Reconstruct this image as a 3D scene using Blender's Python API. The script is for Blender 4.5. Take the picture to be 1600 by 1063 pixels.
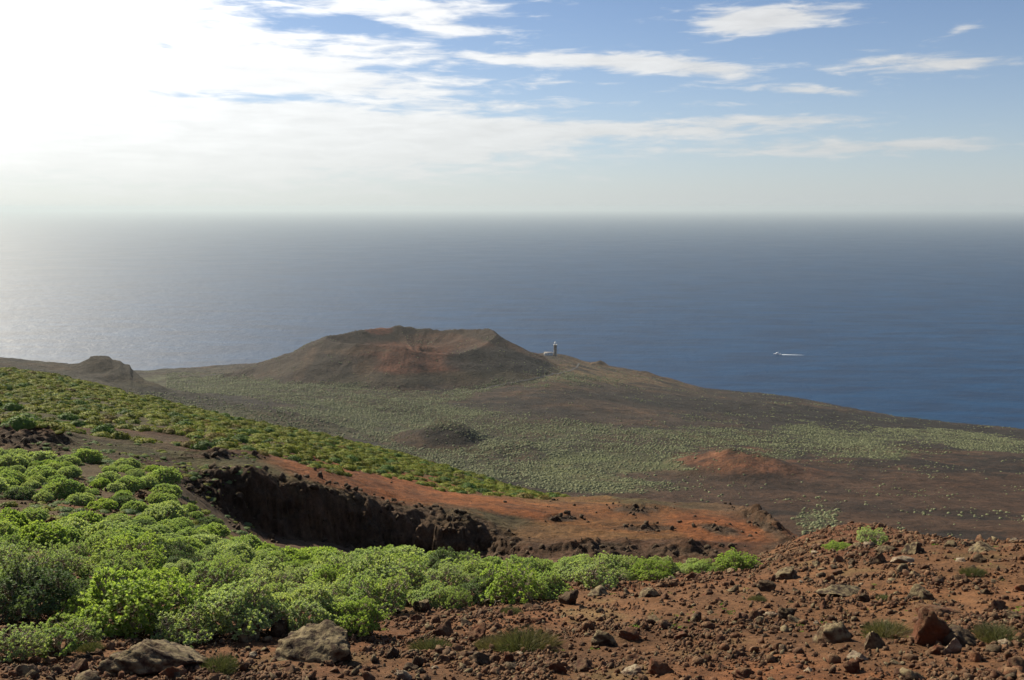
import bpy, math, random
import numpy as np
from mathutils import Vector, Matrix

# ------------------------------------------------------------------ camera, world, sun, exposure
CAM_H = 390.0                      # metres above the sea
FPX = 1537.0                       # focal length in pixels of the 1600 px wide photograph
HORIZON = 324.5
PITCH = math.atan((531.5 - HORIZON) / FPX)
CT, ST = math.cos(PITCH), math.sin(PITCH)
SUN_AZ = math.radians(-43.0)       # left of the view axis
SUN_EL = math.radians(35.0)

sc = bpy.context.scene
for o in list(bpy.data.objects):
    bpy.data.objects.remove(o)
col = sc.collection

cam_data = bpy.data.cameras.new("camera")
cam_data.sensor_width = 36.0
cam_data.lens = 36.0 * FPX / 1600.0
cam_data.clip_start = 0.2
cam_data.clip_end = 250000.0
cam = bpy.data.objects.new("camera", cam_data)
cam.location = (0, 0, CAM_H)
cam.rotation_euler = (math.pi / 2 - PITCH, 0, 0)
col.objects.link(cam)
sc.camera = cam

SUN_DIR = Vector((math.sin(SUN_AZ) * math.cos(SUN_EL), math.cos(SUN_AZ) * math.cos(SUN_EL), math.sin(SUN_EL)))
sl = bpy.data.lights.new("sun", 'SUN')
sl.energy = 5.0
sl.angle = math.radians(0.6)
sl.color = (1.0, 0.89, 0.70)
sun = bpy.data.objects.new("sun", sl)
sun.rotation_euler = SUN_DIR.to_track_quat('Z', 'Y').to_euler()
sun.location = (0, 0, 600)
col.objects.link(sun)

sc.view_settings.view_transform = 'Standard'
sc.view_settings.look = 'None'
sc.view_settings.exposure = 0.68
sc.view_settings.gamma = 1.0
sc.render.engine = 'CYCLES'
sc.cycles.use_denoising = True
sc.cycles.max_bounces = 6
sc.cycles.diffuse_bounces = 3
sc.cycles.glossy_bounces = 2
sc.cycles.transmission_bounces = 3
sc.cycles.transparent_max_bounces = 8
sc.cycles.volume_bounces = 3
sc.cycles.sample_clamp_indirect = 8.0


class NT:
    """Small helper round a node tree."""
    def __init__(self, tree):
        self.t = tree
        self.n = tree.nodes
        self.l = tree.links
        self.n.clear()

    def node(self, kind, **kw):
        nd = self.n.new(kind)
        for k, v in kw.items():
            setattr(nd, k, v)
        return nd

    def put(self, sock, v):
        if isinstance(v, bpy.types.NodeSocket):
            self.l.new(v, sock)
        elif v is not None:
            sock.default_value = v

    def math(self, op, a, b=None, c=None, clamp=False):
        nd = self.node('ShaderNodeMath', operation=op, use_clamp=clamp)
        self.put(nd.inputs[0], a)
        if b is not None:
            self.put(nd.inputs[1], b)
        if c is not None:
            self.put(nd.inputs[2], c)
        return nd.outputs[0]

    def vmath(self, op, a, b=None):
        nd = self.node('ShaderNodeVectorMath', operation=op)
        self.put(nd.inputs[0], a)
        if b is not None:
            self.put(nd.inputs[1], b)
        return nd

    def mix(self, fac, a, b, blend='MIX'):
        nd = self.node('ShaderNodeMix', data_type='RGBA', blend_type=blend)
        nd.clamp_factor = True
        self.put(nd.inputs[0], fac)
        self.put(nd.inputs[6], a)
        self.put(nd.inputs[7], b)
        return nd.outputs[2]

    def noise(self, vec, scale, detail=4.0, rough=0.55, dist=0.0, dim='3D'):
        nd = self.node('ShaderNodeTexNoise', noise_dimensions=dim)
        if vec is not None:
            self.l.new(vec, nd.inputs['Vector'])
        nd.inputs['Scale'].default_value = scale
        nd.inputs['Detail'].default_value = detail
        nd.inputs['Roughness'].default_value = rough
        nd.inputs['Distortion'].default_value = dist
        return nd.outputs[0]

    def ramp(self, fac, lo, hi, a=0.0, b=1.0, smooth=True):
        nd = self.node('ShaderNodeMapRange', interpolation_type='SMOOTHSTEP' if smooth else 'LINEAR')
        self.put(nd.inputs[0], fac)
        nd.inputs[1].default_value = lo
        nd.inputs[2].default_value = hi
        nd.inputs[3].default_value = a
        nd.inputs[4].default_value = b
        return nd.outputs[0]


def px_angles(px, py):
    """azimuth and elevation (radians) of a photograph pixel"""
    u, v = (px - 800.0) / FPX, (531.5 - py) / FPX
    x, y, z = u, CT + v * ST, -ST + v * CT
    return math.atan2(x, y), math.atan2(z, math.hypot(x, y))


def build_world():
    w = bpy.data.worlds.new("World")
    sc.world = w
    w.use_nodes = True
    g = NT(w.node_tree)
    out = g.node('ShaderNodeOutputWorld')
    bg = g.node('ShaderNodeBackground')
    sky = g.node('ShaderNodeTexSky', sky_type='NISHITA')
    sky.sun_disc = False
    sky.sun_elevation = SUN_EL
    sky.sun_rotation = SUN_AZ
    sky.altitude = CAM_H
    sky.air_density = .75
    sky.dust_density = .3
    sky.ozone_density = 4.0
    tc = g.node('ShaderNodeTexCoord')
    d = g.vmath('NORMALIZE', tc.outputs['Generated']).outputs[0]
    sep = g.node('ShaderNodeSeparateXYZ')
    g.l.new(d, sep.inputs[0])
    x, y, z = sep.outputs
    az = g.math('ARCTAN2', x, y)
    el = g.math('ARCSINE', z)
    # cloud layer seen on a plane overhead
    zz = g.math('ADD', g.math('MAXIMUM', z, 0.0), 0.035)
    cmb = g.node('ShaderNodeCombineXYZ')
    g.put(cmb.inputs[0], g.math('DIVIDE', x, zz))
    g.put(cmb.inputs[1], g.math('DIVIDE', y, zz))
    cmb.inputs[2].default_value = 3.7
    p = cmb.outputs[0]
    n1 = g.noise(p, 0.55, 3.0, 0.5, 0.3)
    # finer structure of the cloud edges, in angle space, stretched sideways
    cm2 = g.node('ShaderNodeCombineXYZ')
    g.put(cm2.inputs[0], g.math('MULTIPLY', az, 7.0))
    g.put(cm2.inputs[1], g.math('MULTIPLY', el, 42.0))
    n2 = g.noise(cm2.outputs[0], 2.6, 9.0, 0.62, 0.35)
    n3 = g.noise(cm2.outputs[0], 0.9, 4.0, 0.55, 0.2)
    blobs = None
    for (bx, by, wx, wy, amp, tilt) in CLOUDS:
        a0, e0 = px_angles(bx, by)
        da = g.math('SUBTRACT', az, a0)
        de = g.math('SUBTRACT', g.math('SUBTRACT', el, e0), g.math('MULTIPLY', da, tilt))
        q = g.math('ADD', g.math('POWER', g.math('ABSOLUTE', g.math('MULTIPLY', da, FPX / wx)), 2.0),
                   g.math('POWER', g.math('ABSOLUTE', g.math('MULTIPLY', de, FPX / wy)), 2.0))
        b = g.math('MULTIPLY', g.math('EXPONENT', g.math('MULTIPLY', q, -1.0)), amp)
        blobs = b if blobs is None else g.math('ADD', blobs, b)
    # density
    dens = g.math('ADD', blobs, g.math('MULTIPLY', g.math('SUBTRACT', n2, 0.5), 2.1))
    dens = g.math('ADD', dens, g.math('MULTIPLY', g.math('SUBTRACT', n3, 0.5), 0.7))
    # the rest of the sky keeps scattered clouds of the same layer
    upper = g.ramp(el, 0.21, 0.4)
    dens = g.math('ADD', dens, g.math('MULTIPLY', upper, g.math('MULTIPLY', g.math('SUBTRACT', n1, 0.42), 2.4)))
    cover = g.ramp(dens, 0.22, 0.95)
    # forward scattering round the sun
    sd = g.node('ShaderNodeCombineXYZ')
    for i in range(3):
        sd.inputs[i].default_value = SUN_DIR[i]
    cosang = g.vmath('DOT_PRODUCT', d, sd.outputs[0]).outputs['Value']
    fwd = g.math('POWER', g.math('MULTIPLY_ADD', cosang, 0.5, 0.5), 7.0)
    lum = g.math('MULTIPLY_ADD', fwd, 12.0, 6.4)
    texture = g.math('MULTIPLY_ADD', n2, 0.5, 0.72)
    lum = g.math('MULTIPLY', lum, texture)
    cc = g.node('ShaderNodeCombineXYZ')
    g.put(cc.inputs[0], lum)
    g.put(cc.inputs[1], g.math('MULTIPLY', lum, 1.0))
    g.put(cc.inputs[2], g.math('MULTIPLY', lum, 1.0))
    veil = g.math('MULTIPLY', g.math('EXPONENT', g.math('MULTIPLY', g.math('MAXIMUM', el, 0.0), -11.5)), 0.97)
    vc = g.node('ShaderNodeCombineXYZ')
    g.put(vc.inputs[0], g.math('MULTIPLY_ADD', fwd, 6.6, 5.0))
    g.put(vc.inputs[1], g.math('MULTIPLY_ADD', fwd, 6.2, 5.4))
    g.put(vc.inputs[2], g.math('MULTIPLY_ADD', fwd, 5.0, 5.6))
    colr = g.mix(g.math('MULTIPLY', cover, 0.92), sky.outputs[0], cc.outputs[0])
    colr = g.mix(veil, colr, vc.outputs[0])
    g.l.new(colr, bg.inputs[0])
    bg.inputs[1].default_value = 0.063
    g.l.new(bg.outputs[0], out.inputs[0])


# clouds of the photograph: pixel centre, half widths, weight, tilt
CLOUDS = [
    (100, 60, 390, 115, 1.35, 0.0), (420, 115, 240, 30, 0.9, -0.05), (620, 10, 150, 16, .8, 0), (520, 55, 60, 10, .5, -.1),
    (250, 230, 520, 70, 1.3, 0.0), (640, 205, 160, 18, .6, 0),
    (1205, 28, 105, 22, 1.05, 0.03), (1150, 38, 60, 16, .6, 0),
    (820, 92, 150, 12, .85, -.03), (1000, 100, 120, 15, .85, -.06), (1130, 112, 80, 14, .75, -.1),
    (1280, 142, 110, 7, .7, -.07), (700, 45, 110, 14, .6, -.05), (620, 72, 60, 14, .35, 0),
    (1400, 96, 100, 13, .7, .03), (1520, 100, 90, 9, .6, .06), (1505, 46, 25, 6, .4, .15),
    (1000, 203, 290, 13, .75, 0.0), (1400, 226, 230, 11, .7, -.01), (1230, 186, 150, 7, .55, -.02),
    (880, 130, 80, 6, .35, 0), (700, 225, 260, 30, .45, 0), (400, 152, 180, 11, -.85, -.02), (520, 40, 100, 16, -.75, -.05),
    (262, 76, 22, 9, -.8, -.2), (600, 110, 40, 9, -.4, 0), (900, 165, 300, 7, .3, 0), (1250, 240, 280, 10, .35, 0), (480, 165, 60, 6, .4, 0),
]
build_world()

# ------------------------------------------------------------------ small numeric tools
rng = np.random.default_rng(11)
random.seed(5)


def hash2(ix, iy, seed):
    h = (ix.astype(np.int64) * 374761393 + iy.astype(np.int64) * 668265263 + seed * 974711) & 0xFFFFFFFF
    h = ((h ^ (h >> 13)) * 1274126177) & 0xFFFFFFFF
    h = (h ^ (h >> 16)) & 0xFFFFFFFF
    return h.astype(np.float64) / 4294967295.0


def vnoise(x, y, seed=0):
    ix, iy = np.floor(x), np.floor(y)
    fx, fy = x - ix, y - iy
    fx = fx * fx * fx * (fx * (fx * 6 - 15) + 10)
    fy = fy * fy * fy * (fy * (fy * 6 - 15) + 10)
    a, b = hash2(ix, iy, seed), hash2(ix + 1, iy, seed)
    c, d = hash2(ix, iy + 1, seed), hash2(ix + 1, iy + 1, seed)
    return (a * (1 - fx) + b * fx) * (1 - fy) + (c * (1 - fx) + d * fx) * fy * 1.0


def fbm(x, y, scale, octaves=4, seed=0, gain=0.5, ridged=False):
    """noise around 0, roughly -1..1; scale in metres of the largest feature"""
    s, amp, tot = np.zeros_like(x, dtype=np.float64), 1.0, 0.0
    ca, sa = 0.8, 0.6
    xx, yy = x / scale, y / scale
    for k in range(octaves):
        n = vnoise(xx, yy, seed + k * 17) * 2 - 1
        if ridged:
            n = 1 - 2 * np.abs(n)
        s += amp * n
        tot += amp
        amp *= gain
        xx, yy = (xx * ca - yy * sa) * 2.03 + 5.1, (xx * sa + yy * ca) * 2.03 + 1.7
    return s / tot


def sstep(a, b, x):
    t = np.clip((x - a) / (b - a), 0, 1)
    return t * t * (3 - 2 * t)


def pix_dir(px, py):
    u, v = (np.asarray(px, float) - 800.0) / FPX, (531.5 - np.asarray(py, float)) / FPX
    return u, CT + v * ST, -ST + v * CT


def pix_phi_ratio(px, py):
    x, y, z = pix_dir(px, py)
    return np.arctan2(x, y), -z / np.hypot(x, y)


def project(x, y, z):
    """world (relative to the camera) to photograph pixels"""
    f = np.maximum(y * CT - z * ST, 1e-3)
    return 800.0 + FPX * x / f, 531.5 - FPX * (y * ST + z * CT) / f


def px_of_phi(phi):
    return 800.0 + FPX * np.tan(np.clip(phi, -1.2, 1.2)) / CT * 0.985


class TPS:
    def __init__(self, pts, kphi=4.0):
        pts = np.array(pts, float)
        phi, ratio = pix_phi_ratio(pts[:, 0], pts[:, 1])
        self.k = kphi
        self.p = np.stack([phi * kphi, np.log(pts[:, 2])], 1)
        n = len(pts)
        d = np.linalg.norm(self.p[:, None] - self.p[None], axis=2)
        K = self._u(d) + np.eye(n) * 2e-3
        P = np.hstack([np.ones((n, 1)), self.p])
        A = np.zeros((n + 3, n + 3))
        A[:n, :n] = K
        A[:n, n:] = P
        A[n:, :n] = P.T
        b = np.concatenate([ratio, np.zeros(3)])
        w = np.linalg.solve(A, b)
        self.w, self.a = w[:n], w[n:]

    @staticmethod
    def _u(d):
        return np.where(d > 1e-9, d * d * np.log(np.maximum(d, 1e-9)), 0.0)

    def __call__(self, phi, r):
        q0, q1 = phi * self.k, np.log(r)
        out = self.a[0] + self.a[1] * q0 + self.a[2] * q1
        for i in range(len(self.w)):
            d2 = (q0 - self.p[i, 0]) ** 2 + (q1 - self.p[i, 1]) ** 2
            out += self.w[i] * 0.5 * d2 * np.log(np.maximum(d2, 1e-18))
        return out


def lin_px(table):
    t = np.array(table, float)
    ph = pix_phi_ratio(t[:, 0], np.full(len(t), 700.0))[0]

    def f(phi):
        return np.interp(phi, ph, t[:, 1])
    return f


# ------------------------------------------------------------------ terrain heights
# control points: photograph pixel of the ground, and its distance in metres
F1 = TPS([
    (-250, 1063, 13), (0, 1063, 13), (400, 1063, 13), (800, 1063, 13), (1200, 1063, 13), (1600, 1063, 13), (1850, 1063, 13),
    (-250, 1005, 16), (0, 1005, 16), (400, 1003, 16.5), (800, 1000, 16.5), (1200, 1000, 16.5), (1600, 1000, 16.3), (1850, 1000, 16.3),
    (-250, 955, 20), (0, 955, 20), (400, 955, 21), (710, 950, 22), (1000, 945, 21.5), (1300, 945, 20.6), (1600, 945, 20.3),
    (-250, 912, 27), (0, 912, 27), (400, 915, 29), (800, 915, 29), (1100, 900, 27.5), (1300, 897, 25.5), (1600, 893, 24.6),
    (-250, 872, 37), (0, 870, 37), (300, 873, 39), (600, 884, 42), (900, 899, 42), (1130, 894, 37), (1210, 880, 34), (1290, 862, 32),
    (1450, 850, 31), (1600, 854, 29), (1850, 850, 29),
    (-250, 800, 54), (0, 800, 53), (100, 778, 60), (200, 765, 66), (260, 752, 72), (0, 735, 73), (150, 722, 77), (-250, 730, 76),
    (400, 860, 66), (600, 890, 68), (800, 900, 70), (1000, 905, 68), (1150, 885, 62), (400, 835, 82), (500, 848, 86), (600, 868, 90),
    (700, 875, 90), (770, 872, 87), (900, 872, 82), (1100, 882, 78), (0, 706, 84), (150, 708, 84), (250, 738, 80),
    (1240, 845, 56), (1340, 818, 60), (1430, 842, 56), (1520, 872, 48), (1600, 890, 45), (1850, 890, 45), (1340, 836, 74), (1600, 930, 75),
    (1850, 930, 75),
])
F2 = TPS([
    (-300, 560, 270), (0, 577, 260), (150, 603, 250), (330, 648, 235), (560, 696, 220), (700, 733, 210), (860, 776, 190),
    (-300, 650, 115), (0, 662, 112), (150, 677, 108), (300, 692, 108), (430, 712, 108), (560, 745, 112), (700, 768, 125), (860, 780, 150),
    (-300, 690, 90), (0, 690, 92), (150, 700, 92), (300, 722, 92), (380, 728, 90), (450, 742, 92), (550, 763, 96), (620, 788, 97),
    (750, 808, 95), (800, 832, 92),
    (930, 778, 150), (1000, 785, 136), (1100, 791, 126), (1160, 803, 118), (1240, 843, 100),
    (850, 818, 98), (950, 820, 100), (1000, 840, 92), (1100, 845, 92), (1150, 858, 88), (800, 850, 88), (900, 862, 85), (1000, 874, 83),
    (1100, 876, 81), (1200, 868, 80), (1300, 870, 90), (1600, 930, 90), (1900, 930, 90), (1600, 950, 140), (1300, 900, 140),
])
RC = lin_px([(-300, 86), (0, 85), (150, 84), (250, 82), (330, 84), (400, 86), (500, 90), (600, 94), (700, 93), (770, 90), (830, 86),
             (900, 84), (1000, 82), (1100, 80), (1200, 79), (1300, 76), (1600, 72), (1900, 72)])
CREST = lin_px([(-300, 285), (0, 275), (330, 245), (560, 226), (760, 208), (860, 192), (930, 155), (1000, 139), (1100, 129), (1160, 121),
                (1240, 103), (1300, 90), (1600, 80), (1900, 80)])
CLIFFY = lin_px([(-300, .4), (0, .45), (60, .45), (110, 0.1), (230, .2), (320, 1), (780, 1), (830, .35), (930, .5), (1100, .4), (1230, .3), (1300, 0), (1900, 0)])

FAR = TPS([
    (-400, 590, 2050), (0, 584, 2050), (215, 580, 2050), (330, 576, 1950), (450, 571, 1900), (640, 566, 1950), (800, 561, 1950), (867, 554, 1925), (905, 563, 1980),
    (950, 571, 1960), (1030, 588, 1930), (1100, 607, 1900), (1200, 616, 1850), (1300, 632, 1800), (1400, 650, 1740), (1500, 661, 1700),
    (1600, 672, 1650), (1900, 708, 1550),
    (0, 615, 1450), (300, 600, 1500), (400, 588, 1640), (460, 605, 1400), (640, 613, 1380), (850, 597, 1450), (950, 606, 1500), (1100, 636, 1420), (1300, 664, 1380),
    (1600, 692, 1380), (1900, 725, 1300),
    (-400, 680, 1000), (300, 660, 1000), (640, 690, 1000), (800, 690, 1000), (1000, 690, 1020), (1200, 698, 1030), (1400, 706, 1060),
    (1600, 720, 1080), (1900, 745, 1050),
    (-400, 720, 800), (300, 720, 800), (800, 740, 800), (1000, 745, 800), (1200, 750, 810), (1600, 768, 840), (1900, 780, 840),
    (800, 800, 600), (1200, 812, 620), (1600, 828, 620), (300, 800, 600),
    (300, 850, 480), (800, 850, 500), (1200, 852, 520), (1600, 870, 520), (1900, 870, 520), (-400, 850, 480),
])
COAST = lin_px([(-400, 2080), (0, 2060), (215, 2050), (450, 2020), (640, 2020), (800, 2020), (867, 1990), (905, 2000), (950, 1975), (1030, 1945),
                (1100, 1915), (1200, 1865), (1300, 1812), (1400, 1752), (1500, 1712), (1600, 1662), (1900, 1560)])
HC = np.array([(-400, 542), (-150, 549), (0, 557), (30, 560), (60, 563), (100, 567.5), (124, 568), (132, 563.5), (139, 561), (141, 557), (150, 555.5), (164, 556), (172, 558),
               (175, 562), (188, 564), (193, 568.5), (203, 571), (206, 578), (214, 582), (228, 592), (262, 606), (340, 621), (430, 637), (500, 655), (600, 690)], float)
HPHI, HRAT = pix_phi_ratio(HC[:, 0], HC[:, 1])
H2 = lin_px([(-400, 542), (-150, 549), (0, 557), (100, 568), (225, 590), (262, 606), (340, 621), (430, 637), (500, 655), (600, 690)])
HR = lin_px([(-400, 1350), (0, 1300), (205, 1240), (260, 1200), (430, 1080), (600, 1000)])
HSL = lin_px([(-400, .02), (0, .02), (150, .015), (230, -.03), (430, -.07), (600, -.1)])


def far_cone(x, y, px, py, r, rad, h, squash=1.0):
    """small cinder cone standing on the plain at a pixel and distance"""
    phi = pix_phi_ratio(px, py)[0]
    cx, cy = r * math.sin(phi), r * math.cos(phi)
    rho = np.hypot(x - cx, (y - cy) / squash) / rad
    return h * np.clip(1 - rho, 0, 1) ** 1.15 * (1 + 0.25 * fbm(x, y, rad * .5, 3, 77))


VPHI = float(pix_phi_ratio(648, 560)[0])
VX, VY = 1640 * math.sin(VPHI), 1640 * math.cos(VPHI)


def volcano(x, y, base):
    dx, dy = x - VX, y - VY
    th = np.arctan2(dx, dy)                       # 0 = far side, +-pi = near side
    R = 1.0 / np.sqrt((np.sin(th) / 142.0) ** 2 + (np.cos(th) / 122.0) ** 2)
    wob = fbm(np.cos(th) * 3 + 9, np.sin(th) * 3 + 4, 1.0, 3, 5)
    R = R * (1 + .09 * wob)
    rho = np.hypot(dx, dy)
    # rim height by angle, metres below the camera
    deg = np.degrees(th)
    rim = np.interp(deg, [-180, -150, -120, -95, -70, -45, -28, -18, -5, 15, 40, 62, 80, 110, 140, 165, 180],
                    [-212, -210, -213, -213.5, -213, -213, -213, -208.5, -214, -217, -214, -206, -208, -216, -225, -223, -214])
    rim = rim + 3.0 * fbm(dx, dy, 55, 5, 8, gain=.6)
    W = np.interp(deg, [-180, -120, -80, 0, 80, 120, 180], [118, 150, 175, 110, 112, 118, 118])
    t = (rho - R) / W
    t = t + .14 * fbm(dx, dy, 75, 4, 21) * np.clip(t * 3, 0, 1)
    outer = rim - (rim - base) * np.clip(t, 0, 1) ** 0.92
    tin = np.clip((R - rho) / (R * .75), 0, 1)
    inner = rim - 27.0 * (1 - (1 - tin) ** 1.7)
    z = np.where(rho > R, outer, inner)
    gul = fbm(np.sin(th) * 9 + 3, np.cos(th) * 9 + rho / 160.0, 1.0, 4, 31, ridged=True)
    z = z + 2.2 * fbm(dx, dy, 38, 5, 33, gain=.6) * np.clip(t * 4, 0, 1) * np.clip((1 - t) * 3, 0, 1) + .55 * gul * np.clip(t * 4, 0, 1) * np.clip((1 - t) * 3, 0, 1) + 1.2 * gul * np.clip(tin * 4, 0, 1)
    return np.where(t < 1.0, np.maximum(z, base), base), t


def far_height(x, y, want_tag=False):
    phi, r = np.arctan2(x, y), np.hypot(x, y)
    pc = np.clip(phi, -0.60, 0.60)
    z = -FAR(pc, np.clip(r, 420, 2100)) * np.clip(r, 420, 2100)
    z += np.where(r < 420, (420 - r) * .25, 0)
    rough = fbm(x, y, 90, 5, 3) * 2.6 + fbm(x, y, 14, 3, 9) * .9
    lava = sstep(-.1, .5, fbm(x, y, 260, 3, 44))
    rough = rough + lava * (fbm(x, y, 34, 4, 13, ridged=True) * 2.4)
    z = z + rough
    for args in ((685, 690, 1010, 56, 23, 1.1), (730, 697, 985, 48, 9, 1.0), (800, 712, 950, 45, 7, 1.0), (1140, 727, 868, 62, 17, 1.3),
                 (1215, 735, 850, 60, 8, 1.3), (938, 572, 1935, 24, 10, 1.2), (1010, 590, 1900, 40, 7, 1.), (893, 562, 1945, 45, 5, .8)):
        z = z + far_cone(x, y, *args)
    zv, t = volcano(x, y, z)
    z = zv
    # headland with an old lava flow on the left
    qphi = pc + .004 * fbm(x, y, 55, 4, 72)
    zc = -np.interp(pc, HPHI, HRAT) * HR(pc)
    zs = -np.interp(qphi, HPHI, pix_phi_ratio(HC[:, 0], H2(HPHI))[1]) * HR(pc)
    rr = HR(pc) + 20 * fbm(x, y, 60, 3, 71)
    back = np.clip(rr - r, 0, None) / (46 + 26 * fbm(x, y, 40, 3, 73))
    zf = zs + (zc - zs) * np.exp(-back ** 1.5)
    zh = np.where(r < rr, zf + HSL(pc) * (rr - r), zc - .42 * (r - rr)) + fbm(x, y, 30, 5, 19, gain=.6) * 2.2
    zh = zh - np.where(r < 900, (900 - r) * .25, 0)
    zh = np.where(phi > HPHI[-1], -999, zh)
    head = zh > z
    z = np.maximum(z, zh)
    # cliffs into the sea
    rc = COAST(pc) + 16 * fbm(x, y, 120, 4, 50) + 7 * fbm(x, y, 22, 3, 51)
    s = sstep(0, 46, r - rc)
    z = z * (1 - s) + (-CAM_H - 9) * s
    if want_tag:
        return z, t, head
    return z


def near_height(x, y, want_cliff=False):
    phi, r = np.arctan2(x, y), np.hypot(x, y)
    pc = np.clip(phi, -0.62, 0.62)
    pn = pc + .0 * r
    rough2 = fbm(x, y, 7.0, 5, 61)
    rc = RC(pc) + CLIFFY(pc) * (4.6 * fbm(x, y, 9, 4, 62) + 2.3 * fbm(x, y, 3.0, 4, 63, gain=.6))
    s = sstep(-2.6, 1.6, r - rc + .9 * fbm(x, y, 1.7, 3, 60, ridged=True) * CLIFFY(pc))
    dc = CREST(pc) + 4 * fbm(x, y, 30, 3, 66)
    s = np.clip(s + CLIFFY(pc) * .07 * np.sin(s * 19 + 5 * fbm(x, y, 6, 2, 59)) * s * (1 - s) * 4, 0, 1)
    r1 = np.clip(r, 12.5, 95)
    z1 = -F1(pn, r1) * r1
    r0 = np.clip(r, 0, 12.5)
    # from the photographer's feet down to the first visible ground
    z1 = np.where(r < 12.5, -1.65 + (z1 + 1.65) * (r0 / 12.5), z1)
    r2 = np.clip(r, 78, dc)
    z2 = -F2(pn, r2) * r2
    z = z1 * (1 - s) + z2 * s
    over = np.maximum(r - dc, 0)
    z = z - .62 * over * over / (over + 6.0)
    edge = np.exp(-((r - rc) / 5.0) ** 2) * CLIFFY(pc)
    z = z + .13 * fbm(x, y, 2.2, 4, 64) * sstep(4, 12, r) + .065 * fbm(x, y, .55, 4, 65, gain=.6) * (r < 60)
    z = z + sstep(35, 85, r) * (.45 * rough2 + .2 * fbm(x, y, 1.8, 5, 67, gain=.6))
    z = z + edge * (-.45 + .75 * fbm(x, y, 4.0, 4, 68, ridged=True) + .5 * fbm(x, y, 1.3, 5, 69, ridged=True, gain=.62))
    # lava outcrops on the red ridge; the tilted crest band also stands for its shadowed edge
    px, py = project(x, y, z)
    for (ox, oy, wx, wy, h, tl) in OUTCROPS:
        m = np.exp(-((px - ox) / wx) ** 2 - ((py - oy - tl * (px - ox)) / wy) ** 2) * (r > 78)
        z = z + m * h * (.45 + .9 * fbm(x, y, 3.0, 4, 70, ridged=True))
    # behind the photographer the slope climbs
    up = sstep(.85, 2.4, np.abs(phi))
    z = z * (1 - up) + up * (-1.65 + .35 * r)
    if want_cliff:
        return z, edge, s
    return z


OUTCROPS = [(1000, 797, 42, 6, 1.0, 0), (1192, 820, 40, 8, 1.7, .5), (930, 855, 70, 9, .9, 0), (1070, 862, 80, 10, 1.0, 0), (1125, 828, 34, 8, .6, .2),
            (880, 810, 30, 6, .5, 0), (40, 685, 60, 14, 1.6, .05), (340, 712, 60, 5, .8, 0), (1010, 826, 40, 5, .5, 0)]


def polar_grid(dense, half, n_dense, back_to, n_back, r_lo, r_hi, n_r):
    ph = np.linspace(-half, half, n_dense)
    side = np.linspace(half, back_to, n_back + 1)[1:]
    ph = np.concatenate([-side[::-1], ph, side])
    rr = np.exp(np.linspace(math.log(r_lo), math.log(r_hi), n_r))
    return ph, rr


def make_mesh(name, V, F):
    me = bpy.data.meshes.new(name)
    V = np.asarray(V, np.float32)
    F = np.asarray(F, np.int32)
    k = F.shape[1]
    me.vertices.add(len(V))
    me.vertices.foreach_set('co', V.ravel())
    me.loops.add(F.size)
    me.loops.foreach_set('vertex_index', F.ravel())
    me.polygons.add(len(F))
    me.polygons.foreach_set('loop_start', np.arange(0, F.size, k, dtype=np.int32))
    me.update(calc_edges=True)
    return me


def set_smooth(me, on=True):
    me.polygons.foreach_set('use_smooth', np.full(len(me.polygons), on))


def set_color(me, C, name='Col'):
    a = me.attributes.new(name, 'FLOAT_COLOR', 'POINT')
    C4 = np.ones((len(C), 4), np.float32)
    C4[:, :3] = C
    a.data.foreach_set('color', C4.ravel())


def link(name, data, mat=None, parent=None):
    o = bpy.data.objects.new(name, data)
    col.objects.link(o)
    if mat is not None and data is not None and len(data.materials) == 0:
        data.materials.append(mat)
    if parent is not None:
        o.parent = parent
    return o


def tag(o, label=None, cat=None, group=None, kind=None):
    if label:
        o['label'] = label
    if cat:
        o['category'] = cat
    if group:
        o['group'] = group
    if kind:
        o['kind'] = kind
    return o


# ------------------------------------------------------------------ materials
def new_mat(name):
    m = bpy.data.materials.new(name)
    m.use_nodes = True
    g = NT(m.node_tree)
    out = g.node('ShaderNodeOutputMaterial')
    return m, g, out


def ground_mat(name, scales, bump, rough=0.95, strength=.35):
    """ground colour from the vertex colours, broken up by noise at several scales"""
    m, g, out = new_mat(name)
    b = g.node('ShaderNodeBsdfPrincipled')
    at = g.node('ShaderNodeAttribute', attribute_name='Col')
    geo = g.node('ShaderNodeNewGeometry')
    p = geo.outputs['Position']
    c = at.outputs['Color']
    for i, (s, lo, hi) in enumerate(scales):
        n = g.noise(p, 1.0 / s, 5.0, .62)
        f = g.ramp(n, .25, .75, lo, hi, smooth=False)
        mul = g.node('ShaderNodeVectorMath', operation='SCALE')
        g.l.new(c, mul.inputs[0])
        g.l.new(f, mul.inputs['Scale'])
        c = mul.outputs[0]
    hue = g.noise(p, 1.0 / (scales[0][0] * .7), 3.0, .5)
    c = g.mix(g.ramp(hue, .45, .75, 0, .30), c, g.mix(1.0, c, (1.35, 1.05, .8, 1), 'MULTIPLY'))
    g.l.new(c, b.inputs['Base Color'])
    b.inputs['Roughness'].default_value = rough
    b.inputs['Specular IOR Level'].default_value = .15
    nb = g.noise(p, 1.0 / bump, 8.0, .68)
    bp = g.node('ShaderNodeBump')
    bp.inputs['Strength'].default_value = strength
    bp.inputs['Distance'].default_value = bump * .6
    g.l.new(nb, bp.inputs['Height'])
    g.l.new(bp.outputs[0], b.inputs['Normal'])
    g.l.new(b.outputs[0], out.inputs[0])
    return m


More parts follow.
